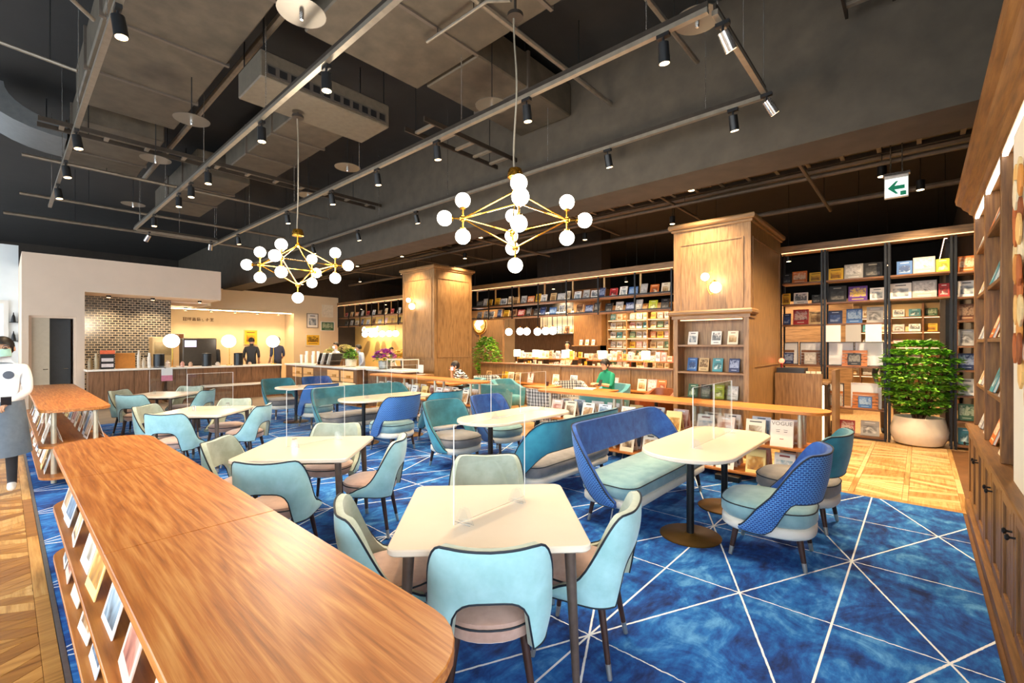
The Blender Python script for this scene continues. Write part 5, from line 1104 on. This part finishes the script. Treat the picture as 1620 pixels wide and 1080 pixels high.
for x, y, p in ((6.9, .6, 260), (8.2, .4, 260), (9.3, .0, 200), (7.0, 2.6, 200), (7.0, 4.6, 260), (8.7, 3.6, 160), (8.7, 5.6, 260), (7.0, 7.2, 260), (8.7, 7.8, 260), (7.1, 10.3, 200), (8.4, 9.25, 220), (7.1, 12.6, 260), (8.9, 12.9, 220), (8.9, 15.6, 220), (7.2, 15.2, 260), (7.8, 18, 220)):
    downlight('%s warm downlight beyond the dark beam counted from the bookcase' % ORD[k_], x, y, 4.0, p * PB); k_ += 1
k_ = 0
for x, y, p in ((11.2, 5.6, 420), (11.2, 8.6, 420), (12.9, 6.8, 420), (12.9, 9.6, 420), (14.8, 10.6, 300), (11.2, 11.8, 200), (11.2, .9, 360), (12.3, 2.3, 260), (14.5, .6, 420), (12.2, 16, 300), (12.5, 19.5, 420), (13.2, 23, 420), (15.4, 7, 300)):
    downlight('%s warm downlight in the bookshop counted from its front' % ORD[k_], x, y, 3.6, p * PB, 'bookshop downlights', 140); k_ += 1
k_ = 0
for x, y, p in ((2.0, 17.2, 130), (3.0, 17.2, 130), (4.2, 17.2, 130)): downlight('recessed cafe downlight over the tiled wall, %s' % ORD[k_], x, y, 2.99, p, 'cafe downlights', 130, 3.05); k_ += 1
for x in (4.4, 5.2, 6.0, 6.8, 7.6): downlight('recessed cafe downlight along the niche, %s' % ORD[k_], x, 19.8, 2.88, 70, 'cafe downlights', 120, 2.95); k_ += 1
# chandeliers
def chandelier(label, x, y, z, rz, zc):
    t = thing('chandelier', label, 'chandelier', (x, y, z), rz); R_ = .458; top, bot = Vector((0, 0, .25)), Vector((0, 0, -.25)); hubs = [Vector((R_ * cos(a), R_ * sin(a), 0)) for a in (0, pi / 2, pi, 1.5 * pi)]
    gm = EM((1.0, .91, .76), 8.0)
    for h in hubs + [top, bot]: MB().sph(h, .03, 14, 10).build('hub', BRASS, t)
    for i, h in enumerate(hubs):
        for e in (top, bot, hubs[(i + 1) % 4]): MB().cyl(h, e, .0065, n=8).build('arm', BRASS, t)
        for d in (Vector((0, 0, 1)), Vector((0, 0, -1)), h.normalized()):
            s = MB().cyl(h, h + d * .09, .008, n=8).lathe([(.001, 0), (.001, 0)], 3).build('stem', BRASS, t); MB().cyl(h + d * .085, h + d * .1, .026, n=14).build('cup', BRASS, s); MB().sph(h + d * .158, .066, 24, 16).build('globe', gm, s)
    s = MB().cyl(bot, bot + Vector((0, 0, -.09)), .008, n=8).build('stem', BRASS, t); MB().sph(bot + Vector((0, 0, -.155)), .066, 24, 16).build('globe', gm, s)
    MB().cyl(top, (0, 0, .38), .012, n=10).build('stem', BRASS, t); MB().lathe([(.05, .36), (.068, .365), (.068, .4), (.055, .44), (.02, .455)], 20).build('canopy', BRASS, t)
    H_ = zc - z; MB().tube([(.0 + .018 * sin(f * 9), .012 * sin(f * 7 + 1), .45 + (H_ - .45) * f) for f in [i / 14 for i in range(15)]], .008, 8).build('cord', M('#8d8474', .5, .3), t); MB().lathe([(.07, H_ - .03), (.07, H_), (.02, H_ + .01)], 18).build('ceiling_rose', IRON, t); MB().cyl((0, 0, H_), (0, 0, min(ctop(x, y), 4.54 if y > 5 else 9) - z), .012, n=8).build('drop_rod', IRON, t)
    l = bpy.data.lights.new('chandelier_glow', 'POINT'); l.energy = 160; l.color = SOFT; l.shadow_soft_size = .35; o = link('chandelier_glow', l, t); o.location = (0, 0, -.05)
chandelier('brass chandelier with white globes over the nearest tables', 3.0, 2.65, 2.75, radians(45), 4.55); chandelier('brass chandelier with white globes farther off towards the cafe', 2.45, 5.78, 2.64, radians(45), 4.5)
# exit sign
ex = thing('exit_sign', 'hanging lit exit sign with green arrow before the shelf wall', 'sign', (8.0, .24, 3.62), radians(2)); MB().cb(-.03, .03, -.125, .125, 0, .3, .006).build('housing', M('#d7d5d0', .4), ex, 0); MB().bb(-.034, -.031, -.118, .118, .012, .255).build('light_panel', EM((.92, 1, .96), .55), ex, 0)
GRN = EM((.0, .22, .11), .15)
MB().put(MB().prism([(.09, .13), (.005, .215), (-.02, .215), (.02, .155), (-.085, .155), (-.085, .105), (.02, .105), (-.02, .045), (.005, .045)], .0345, .037), Matrix(((0, 0, -1, 0), (1, 0, 0, 0), (0, 1, 0, 0), (0, 0, 0, 1)))).build('arrow', GRN, ex, 0)
MB().bb(-.037, -.0345, -.1, -.04, .02, .075).build('running_mark', GRN, ex, 0); MB().bb(-.05, .05, -.14, .14, .3, .33).build('canopy', CHROME, ex, 0)
for dy in (-.06, .06): MB().cyl((0, dy, .33), (0, dy, 1.98), .008, n=6).build('chain_rod', CHROME, ex)
# ================================================================ people
SKIN = M('#d8a582', .55, 0, .04); HAIR = M('#1a1411', .5, 0, .15, 40)
STAND = dict(pelvis=(0, 0, .95), waist=(0, .0, 1.1), chest=(0, 0, 1.3), neck=(0, 0, 1.47), jaw=(0, .02, 1.55), skull=(0, .012, 1.645), crown=(0, .0, 1.70),
             lsh=(-.18, 0, 1.41), lel=(-.235, -.03, 1.13), lwr=(-.2, .12, .95), rsh=(.18, 0, 1.41), rel=(.235, -.03, 1.13), rwr=(.2, .12, .95),
             lhip=(-.09, 0, .9), lkn=(-.1, .03, .5), lan=(-.1, -.02, .09), lto=(-.11, .13, .035), rhip=(.09, 0, .9), rkn=(.1, .03, .5), ran=(.1, -.02, .09), rto=(.11, .13, .035))
RAD = dict(pelvis=.15, waist=.145, chest=.165, neck=.052, jaw=.068, skull=.088, crown=.07, lsh=.072, rsh=.072, lel=.046, rel=.046, lwr=.03, rwr=.03, lhip=.085, rhip=.085, lkn=.06, rkn=.06, lan=.042, ran=.042, lto=.036, rto=.036)
BONES = [('pelvis', 'waist', 'shirt'), ('waist', 'chest', 'shirt'), ('chest', 'neck', 'shirt'), ('neck', 'jaw', 'skin'), ('jaw', 'skull', 'skin'), ('skull', 'crown', 'skin'), ('chest', 'lsh', 'shirt'), ('lsh', 'lel', 'shirt'), ('lel', 'lwr', 'sleeve'),
         ('chest', 'rsh', 'shirt'), ('rsh', 'rel', 'shirt'), ('rel', 'rwr', 'sleeve'), ('pelvis', 'lhip', 'legs'), ('lhip', 'lkn', 'legs'), ('lkn', 'lan', 'legs'), ('lan', 'lto', 'shoe'), ('pelvis', 'rhip', 'legs'), ('rhip', 'rkn', 'legs'), ('rkn', 'ran', 'legs'), ('ran', 'rto', 'shoe')]
def person(label, loc, rz, mats, pose=None, s=1.0, face=True, mask=None, hair='short', curl=(.6, .6), hairmat=None, glasses=False):
    J = {k: Vector(v) for k, v in {**STAND, **(pose or {})}.items()}; names = list(J); bones = [(a, b, z) for a, b, z in BONES]; rad = dict(RAD)
    for sd, sg in (('l', -1), ('r', 1)):                       # palm, four fingers and a thumb
        w_, e = J[sd + 'wr'], J[sd + 'el']; d = (w_ - e).normalized(); up = Vector((0, 0, 1)); sv = d.cross(up); sv = sv.normalized() if sv.length > .1 else Vector((1, 0, 0)); nrm = sv.cross(d).normalized(); c = curl[0 if sd == 'l' else 1]
        J[sd + 'pa'] = w_ + d * .055; rad[sd + 'pa'] = .033; bones.append((sd + 'wr', sd + 'pa', 'skin'))
        for i, L in enumerate((.062, .072, .068, .054)):
            o = sv * (.028 - .0187 * i); p1 = J[sd + 'pa'] + d * .035 + o; p2 = p1 + (d * cos(c * .6) - nrm * sin(c * .6)) * L * .55; p3 = p2 + (d * cos(c * 1.5) - nrm * sin(c * 1.5)) * L * .5
            for q, P_ in (('a', p1), ('b', p2), ('c', p3)): J['%sf%d%s' % (sd, i, q)] = P_; rad['%sf%d%s' % (sd, i, q)] = .0095 if q != 'c' else .008
            bones += [(sd + 'pa', '%sf%da' % (sd, i), 'skin'), ('%sf%da' % (sd, i), '%sf%db' % (sd, i), 'skin'), ('%sf%db' % (sd, i), '%sf%dc' % (sd, i), 'skin')]
        t1 = w_ + d * .035 + sv * .038 * (1 if sg < 0 else 1); t2 = t1 + (d * .7 + sv * .5 - nrm * .4).normalized() * .045
        J[sd + 'ta'], J[sd + 'tb'] = t1, t2; rad[sd + 'ta'], rad[sd + 'tb'] = .011, .009; bones += [(sd + 'pa', sd + 'ta', 'skin'), (sd + 'ta', sd + 'tb', 'skin')]
    names = list(J); me = bpy.data.meshes.new('body'); me.from_pydata([J[n] * s for n in names], [(names.index(a), names.index(b)) for a, b, _ in bones], [])
    o = bpy.data.objects.new('body', me); COL.objects.link(o); md = o.modifiers.new('skin', 'SKIN'); md.branch_smoothing = .4
    for i, n in enumerate(names):
        v = me.skin_vertices[0].data[i]; r = rad[n] * s; v.radius = (r, r)
        if n in ('chest', 'waist', 'pelvis'): v.radius = (r * 1.0, r * .82)
        v.use_root = n == 'pelvis'
    sub = o.modifiers.new('sub', 'SUBSURF'); sub.levels = 2; sub.render_levels = 2
    dg = bpy.context.evaluated_depsgraph_get(); bm_ = bpy.data.meshes.new_from_object(o.evaluated_get(dg)); bpy.data.objects.remove(o)
    keys = list(mats); 
    for k in keys: bm_.materials.append(mats[k])
    seg = [(J[a] * s, J[b] * s, (rad[a] + rad[b]) / 2 * s, keys.index(z)) for a, b, z in bones]; idx = []
    for p in bm_.polygons:
        c = p.center; best = (9, 0)
        for a, b, r, k in seg:
            d = b - a; t_ = max(0, min(1, (c - a).dot(d) / max(1e-9, d.length_squared))); q = (c - a - d * t_).length - r
            if q < best[0]: best = (q, k)
        idx.append(best[1])
    bm_.polygons.foreach_set('material_index', idx); bm_.polygons.foreach_set('use_smooth', [True] * len(idx))
    root = thing('person', label, 'person', loc, rz); link('body', bm_, root)
    C = J['skull'] * s; N_ = J['neck'] * s; up = (J['crown'] - J['jaw']).normalized(); fw = Vector((0, 1, 0)); fw = (fw - up * fw.dot(up)).normalized(); rt = fw.cross(up); B3 = Matrix((rt, fw, up)).transposed(); T = Matrix.Translation(C) @ B3.to_4x4()
    hm = hairmat or HAIR; h_ = MB()
    n, m = 18, 10; vs = []; fs = []
    for j in range(m + 1):
        for i in range(n):
            a = 2 * pi * i / n; front = max(0, sin(a)); lim = pi * (.60 if hair == 'short' else .86) * (1 - .48 * front ** .6); ph = lim * j / m; rr = .104 * s
            vs.append((rr * .93 * sin(ph) * cos(a), rr * 1.08 * sin(ph) * sin(a) - .012 * s, rr * 1.12 * cos(ph) + .018 * s))
    for j in range(m):
        for i in range(n): fs.append((j * n + i, (j + 1) * n + i, (j + 1) * n + (i + 1) % n, j * n + (i + 1) % n))
    h_.put(MB().add(vs, fs), T); h_.build('hair', hm, root, 80)
    if hair == 'tail': MB().put(MB().tube([(0, -.09 * s, .02 * s), (0, -.13 * s, -.05 * s), (0, -.12 * s, -.16 * s), (0, -.1 * s, -.24 * s)], [.03 * s, .035 * s, .028 * s, .008 * s], 8), T).build('ponytail', hm, root)
    if face:
        f_ = MB(); EYE_ = M('#2a1d18', .3)
        for sx in (-1, 1):
            f_.put(MB().sph((sx * .033 * s, .083 * s, -.01 * s), .011 * s, 8, 6, (1.3, .6, .7)), T).put(MB().box((sx * .034 * s, .087 * s, .016 * s), (.032 * s, .008 * s, .006 * s)), T)
        f_.build('eyes', EYE_, root)
        e_ = MB()
        for sx in (-1, 1): e_.put(MB().sph((sx * .09 * s, 0, -.02 * s), .026 * s, 8, 6, (.4, .7, 1.1)), T)
        if not mask: e_.put(MB().add([(-.014 * s, .085 * s, -.045 * s), (.014 * s, .085 * s, -.045 * s), (0, .112 * s, -.04 * s), (0, .084 * s, .0)], [(0, 1, 2), (0, 2, 3), (1, 3, 2), (0, 3, 1)]), T)
        e_.build('ears_and_nose' if not mask else 'ears', mats['skin'], root)
        if mask:
            pv = []; pf = []
            for j in range(5):
                for i in range(9): a = pi * (.14 + .72 * i / 8); pv.append((.078 * s * cos(a), (.018 + .083 * sin(a) * (1.12 if j in (1, 2, 3) else 1.0)) * s, (-.02 - .022 * j) * s))
            for j in range(4):
                for i in range(8): pf.append((j * 9 + i, (j + 1) * 9 + i, (j + 1) * 9 + i + 1, j * 9 + i + 1))
            MB().put(MB().add(pv, pf), T).build('face_mask', mask, root, 80)
        else: MB().put(MB().box((0, .083 * s, -.072 * s), (.036 * s, .012 * s, .007 * s)), T).build('mouth', M('#a8564c', .5), root, 0)
        if glasses:
            g_ = MB()
            for sx in (-1, 1): g_.put(MB().tube([(sx * .034 * s + .024 * s * cos(a), .1 * s, -.008 * s + .017 * s * sin(a)) for a in [2 * pi * i / 12 for i in range(12)]], .0025 * s, 5, True), T).put(MB().tube([(sx * .058 * s, .1 * s, -.004 * s), (sx * .09 * s, 0, -.004 * s)], .002 * s, 5), T)
            g_.build('glasses', BLACKM, root)
    return root
WH = M('#eef0f1', .7, 0, .04); BLK = M('#24262b', .7, 0, .1); SLATE = M('#6d7c8b', .8, 0, .1); NAVYT = M('#333a52', .75, 0, .1); SHOE = M('#e8e2da', .5)
walk = dict(lkn=(-.1, .2, .55), lan=(-.1, .16, .1), lto=(-.11, .31, .06), rkn=(.09, -.02, .5), ran=(.09, -.2, .14), rto=(.1, -.1, .04), lel=(-.21, .02, 1.13), lwr=(-.08, .22, 1.02), rel=(.21, .02, 1.13), rwr=(.08, .24, 1.0), jaw=(-.012, .03, 1.55), skull=(-.01, .028, 1.64), crown=(0, .02, 1.695))
chef = person('waiter in a white jacket, green mask and slate apron walking past the displays', (-.01, 7.75, 0), radians(172), dict(skin=SKIN, shirt=WH, sleeve=WH, legs=BLK, shoe=SHOE), walk, .985, True, M('#a9d4c4', .7), 'tail', (1.1, 1.1), None, True)
ap = MB(); n, m = 15, 8; vs = []; fs = []
for j in range(m + 1):
    z = 1.02 - j * .075; rr = .178 + .008 * j
    for i in range(n): a = pi * (-.12 + 1.24 * i / (n - 1)); vs.append((rr * cos(a), rr * 1.4 * sin(a) + .03 + .01 * sin(i * 1.7) * j / m, z))
for j in range(m):
    for i in range(n - 1): fs.append((j * n + i, j * n + i + 1, (j + 1) * n + i + 1, (j + 1) * n + i))
k0 = len(vs); vs2 = [(x * .97, y * .97, z) for x, y, z in vs]; ap.add(vs + vs2, fs + [tuple(k0 + q for q in f[::-1]) for f in fs]); ap.build('apron', SLATE, chef, 80)
bdg = MB().put(MB().lathe([(.045, 0), (.045, .004), (.03, .005)], 20), Matrix.Translation((-.07, .145, 1.31)) @ Matrix.Rotation(-pi / 2, 4, 'X')); bdg.build('round_badge', M('#4a4f5a', .5), chef)
bt = MB()
for j in range(4): bt.sph((.045, .142, 1.36 - j * .09), .011, 8, 6)
bt.build('jacket_buttons', BLK, chef)
tag(MB().box((.0, 0, 0), (.08, .012, .15), Euler((.9, 0, 0)).to_matrix()).build('order_pad', BLK, None, 0), 'black order pad held by the walking waiter', 'notepad').location = (.02, 7.42, 1.035)
# behind the cafe counter
person('man in a black vest standing behind the cafe counter', (5.75, 17.3, .13), radians(-30), dict(skin=SKIN, shirt=BLK, sleeve=SKIN, legs=BLK, shoe=BLK), None, 1.0, True, M('#e8ebee', .7))
person('man in a dark navy shirt behind the third counter lamp', (6.6, 17.3, .13), radians(10), dict(skin=SKIN, shirt=NAVYT, sleeve=SKIN, legs=BLK, shoe=BLK), None, 1.02, False)
person('barista in black bending at the espresso machine', (4.75, 17.4, .13), radians(70), dict(skin=SKIN, shirt=BLK, sleeve=BLK, legs=BLK, shoe=BLK), dict(neck=(0, .12, 1.42), jaw=(0, .18, 1.47), skull=(0, .19, 1.55), crown=(0, .2, 1.61), chest=(0, .06, 1.27)), .95)
person('barista in a pale blue shirt and mask behind the pastry counter', (7.6, 13.2, 0), radians(60), dict(skin=SKIN, shirt=M('#b9c6d8', .7), sleeve=M('#b9c6d8', .7), legs=BLK, shoe=BLK), dict(neck=(0, .08, 1.44), jaw=(0, .13, 1.49), skull=(0, .13, 1.58), crown=(0, .13, 1.63)), .97, True, M('#e9eef2', .7))
person('dark-haired barista half hidden behind the paper cups', (7.6, 14.9, 0), radians(90), dict(skin=SKIN, shirt=M('#c8cbd4', .7), sleeve=SKIN, legs=BLK, shoe=BLK), None, .98, True, M('#e9eef2', .7))
person('customer in white near the flower shop front', (9.6, 14.6, 0), radians(200), dict(skin=SKIN, shirt=WH, sleeve=WH, legs=BLK, shoe=BLK), None, .88)
# readers
sit = dict(pelvis=(0, 0, .53), waist=(0, .03, .68), chest=(0, .06, .9), neck=(0, .1, 1.06), jaw=(0, .14, 1.12), skull=(0, .14, 1.205), crown=(0, .14, 1.26), lsh=(-.16, .07, 1.0), rsh=(.16, .07, 1.0), lel=(-.2, .16, .76), rel=(.2, .16, .76), lwr=(-.09, .36, .80), rwr=(.09, .36, .80),
           lhip=(-.09, .05, .53), rhip=(.09, .05, .53), lkn=(-.11, .45, .53), rkn=(.11, .45, .53), lan=(-.11, .42, .09), ran=(.11, .42, .09), lto=(-.11, .55, .035), rto=(.11, .55, .035))
person('reader in a green top looking down at a phone', (8.7, 4.98, .02), radians(75), dict(skin=SKIN, shirt=M('#0f8a6a', .8, 0, .06), sleeve=SKIN, legs=M('#c9c4b8', .8), shoe=BLK), sit, 1.0, True, None, 'long')
tag(MB().box((0, 0, 0), (.012, .07, .14), Euler((0, .5, 0)).to_matrix()).build('phone', BLACKM, None, 0), 'dark phone held by the reader in green', 'phone').location = (8.3, 4.97, .85)
t = NT('black_white_stripes'); g = t.sep(t.map((1, 1, 1), rot=(0, .5, 0))); STR = t.fin(t.ramp(t.math('FRACT', t.math('MULTIPLY', g[2], 22.0)), [(.0, '#f2eee6'), (.5, '#191919')], 'CONSTANT'), .8)
lean_ = dict(sit, chest=(0, .2, .86), neck=(0, .31, .98), jaw=(0, .37, 1.02), skull=(0, .375, 1.1), crown=(0, .37, 1.155), lsh=(-.16, .22, .95), rsh=(.16, .22, .95), lel=(-.22, .42, .76), rel=(.2, .4, .77), lwr=(-.1, .62, .78), rwr=(.07, .44, .97), waist=(0, .08, .68))
person('woman in a black and white striped top leaning on a reading table', (7.82, 8.44, .02), radians(62), dict(skin=SKIN, shirt=STR, sleeve=SKIN, legs=BLK, shoe=BLK), lean_, 1.0, True, M('#e8ebee', .7), 'long', (.2, .2))
person('shopper in a tan cap half hidden behind the leafy plant', (10.95, .42, 0), radians(100), dict(skin=SKIN, shirt=BLK, sleeve=BLK, legs=M('#5a4a3c', .8), shoe=BLK), None, .96, True, None, 'short', (.6, .6), M('#8a6a44', .8))
person('shop assistant among the parcels of the bookshop tables', (13.9, 9.7, 0), radians(90), dict(skin=SKIN, shirt=M('#d8c9b8', .7), sleeve=SKIN, legs=BLK, shoe=BLK), None, 1.0)

# ================================================================ plants and flowers
LEAF = [M(c, .5, 0, .12, 30) for c in ('#5a9a22', '#7fbf30', '#a9d84a', '#3f7a1c')]
def foliage(c, rx, rz_, n, size, seed, layers=True):
    """many small bent leaves over layered twigs"""
    R_ = random.Random(seed); mb = MB()
    for i in range(n):
        a = R_.uniform(0, 2 * pi); u = R_.uniform(-1, 1); rr = R_.uniform(.3, 1.0) ** .6
        if layers: u = (round(u * 4.5) / 4.5) + R_.uniform(-.06, .06)
        w_ = sqrt(max(.05, 1 - u * u)) * rr * (1 + .12 * sin(5 * a + u * 9)); p = Vector((c[0] + rx * w_ * cos(a), c[1] + rx * w_ * sin(a), c[2] + rz_ * u))
        d = Vector((cos(a + R_.uniform(-.8, .8)), sin(a + R_.uniform(-.8, .8)), R_.uniform(-.5, .35))).normalized(); sv = d.cross(Vector((0, 0, 1))).normalized(); L = size * R_.uniform(.6, 1.3); q = sv * L * .32; up = sv.cross(d) * L * .12
        mb.mi = R_.choice((0, 0, 1, 1, 2, 3)); mb.add([p, p + d * L * .5 + q, p + d * L, p + d * L * .5 - q, p + d * L * .5 - up], [(0, 4, 1), (4, 2, 1), (0, 3, 4), (4, 3, 2)])
    return mb
pp = thing('potted_shrub', 'big leafy green shrub in a rounded cream pot before the shelves', 'plant', (10.1, .02, 0))
MB().lathe([(.24, 0), (.31, .03), (.36, .14), (.37, .24), (.33, .42), (.315, .46), (.29, .46), (.29, .4), (.02, .4)], 32).build('pot', M('#e9ddca', .5, 0, .04), pp)
fo = foliage((0, 0, 1.12), .5, .62, 7000, .085, 3).build('foliage', LEAF, pp, 0); fo['kind'] = 'stuff'
st = MB()
for j in range(7): a = j * .9; st.tube([(.05 * cos(a), .05 * sin(a), .4), (.18 * cos(a), .18 * sin(a), .8), (.4 * cos(a), .4 * sin(a), 1.15 + .08 * j)], [.02, .015, .006], 6)
st.build('stem', M('#6a4a2c', .8), pp)
p2 = thing('potted_shrub', 'green indoor tree beside the slim oak column in the bookshop', 'plant', (10.75, 10.75, 0)); MB().lathe([(.2, 0), (.28, .3), (.26, .4), (.24, .4), (.02, .36)], 24).build('pot', M('#6a4a30', .6), p2); f2 = foliage((0, 0, 1.25), .42, .65, 1300, .12, 5, False).build('foliage', LEAF, p2, 0); f2['kind'] = 'stuff'; MB().cyl((0, 0, .36), (0, 0, 1.3), .025, .015).build('stem', M('#6a4a2c', .8), p2)
def flowers(label, loc, cols, rx, n, pot, seed, size=.06):
    t = thing('flower_arrangement', label, 'flowers', loc); MB().lathe([(.12, 0), (.15, .02), (.16, .2), (.15, .22), (.14, .2), (.02, .18)], 22).build('pot', pot, t); R_ = random.Random(seed)
    g = foliage((0, 0, .3), rx * .9, .12, 120, .1, seed, False).build('leaves', LEAF, t, 0); g['kind'] = 'stuff'
    mb = MB()
    for i in range(n):
        a = R_.uniform(0, 2 * pi); rr = rx * sqrt(R_.random()); p = Vector((rr * cos(a), rr * sin(a), .28 + .22 * (1 - (rr / rx) ** 2) + R_.uniform(-.03, .04))); mb.mi = R_.randrange(len(cols))
        for k in range(5):
            b = 2 * pi * k / 5 + a; d = Vector((cos(b), sin(b), .35)).normalized(); q = d.cross(Vector((0, 0, 1))).normalized() * size * .4; mb.add([p, p + d * size * .6 + q, p + d * size, p + d * size * .6 - q], [(0, 1, 2, 3)])
    o = mb.build('blossoms', cols, t, 0); o['kind'] = 'stuff'
flowers('purple and magenta orchids in a grey pot on the counter', (6.85, 10.75, 1.0), [M('#c026b0', .6), M('#8a2ac0', .6), M('#e05ac8', .6)], .3, 130, M('#9a9a92', .4, .3), 11, .075)
flowers('small green herb box on the pastry counter', (6.65, 12.15, 1.02), [M('#6fae3a', .6), M('#4f8a2a', .6)], .2, 60, M('#cfc4ae', .5), 12)
flowers('tall yellow flower display beyond the counters', (8.6, 12.3, .95), [M('#e8c42a', .6), M('#f2e08a', .6), M('#d89a2a', .6)], .55, 150, M('#6a6a62', .5), 13, .09); tag(MB().bb(8.3, 8.9, 11.9, 12.7, 0, .95).build('flower_stand', OAK, None, 0), 'oak stand under the yellow flower display', 'stand')
flowers('white lily display beside the cafe wall', (8.7, 16.6, 1.1), [M('#f2e9b8', .6), M('#dfe6a8', .6)], .6, 130, M('#6a6a62', .5), 14, .1); tag(MB().bb(8.4, 9.0, 16.3, 16.9, 0.13, 1.1).build('flower_stand', OAK, None, 0), 'oak stand under the white lily display', 'stand')
tag(MB().cb(5.82, 5.92, 1.6, 1.88, .003, .07, .006).build('floor_socket_box', BLACKM, None, 0), 'small black socket box on the carpet under the narrow display', 'socket box')
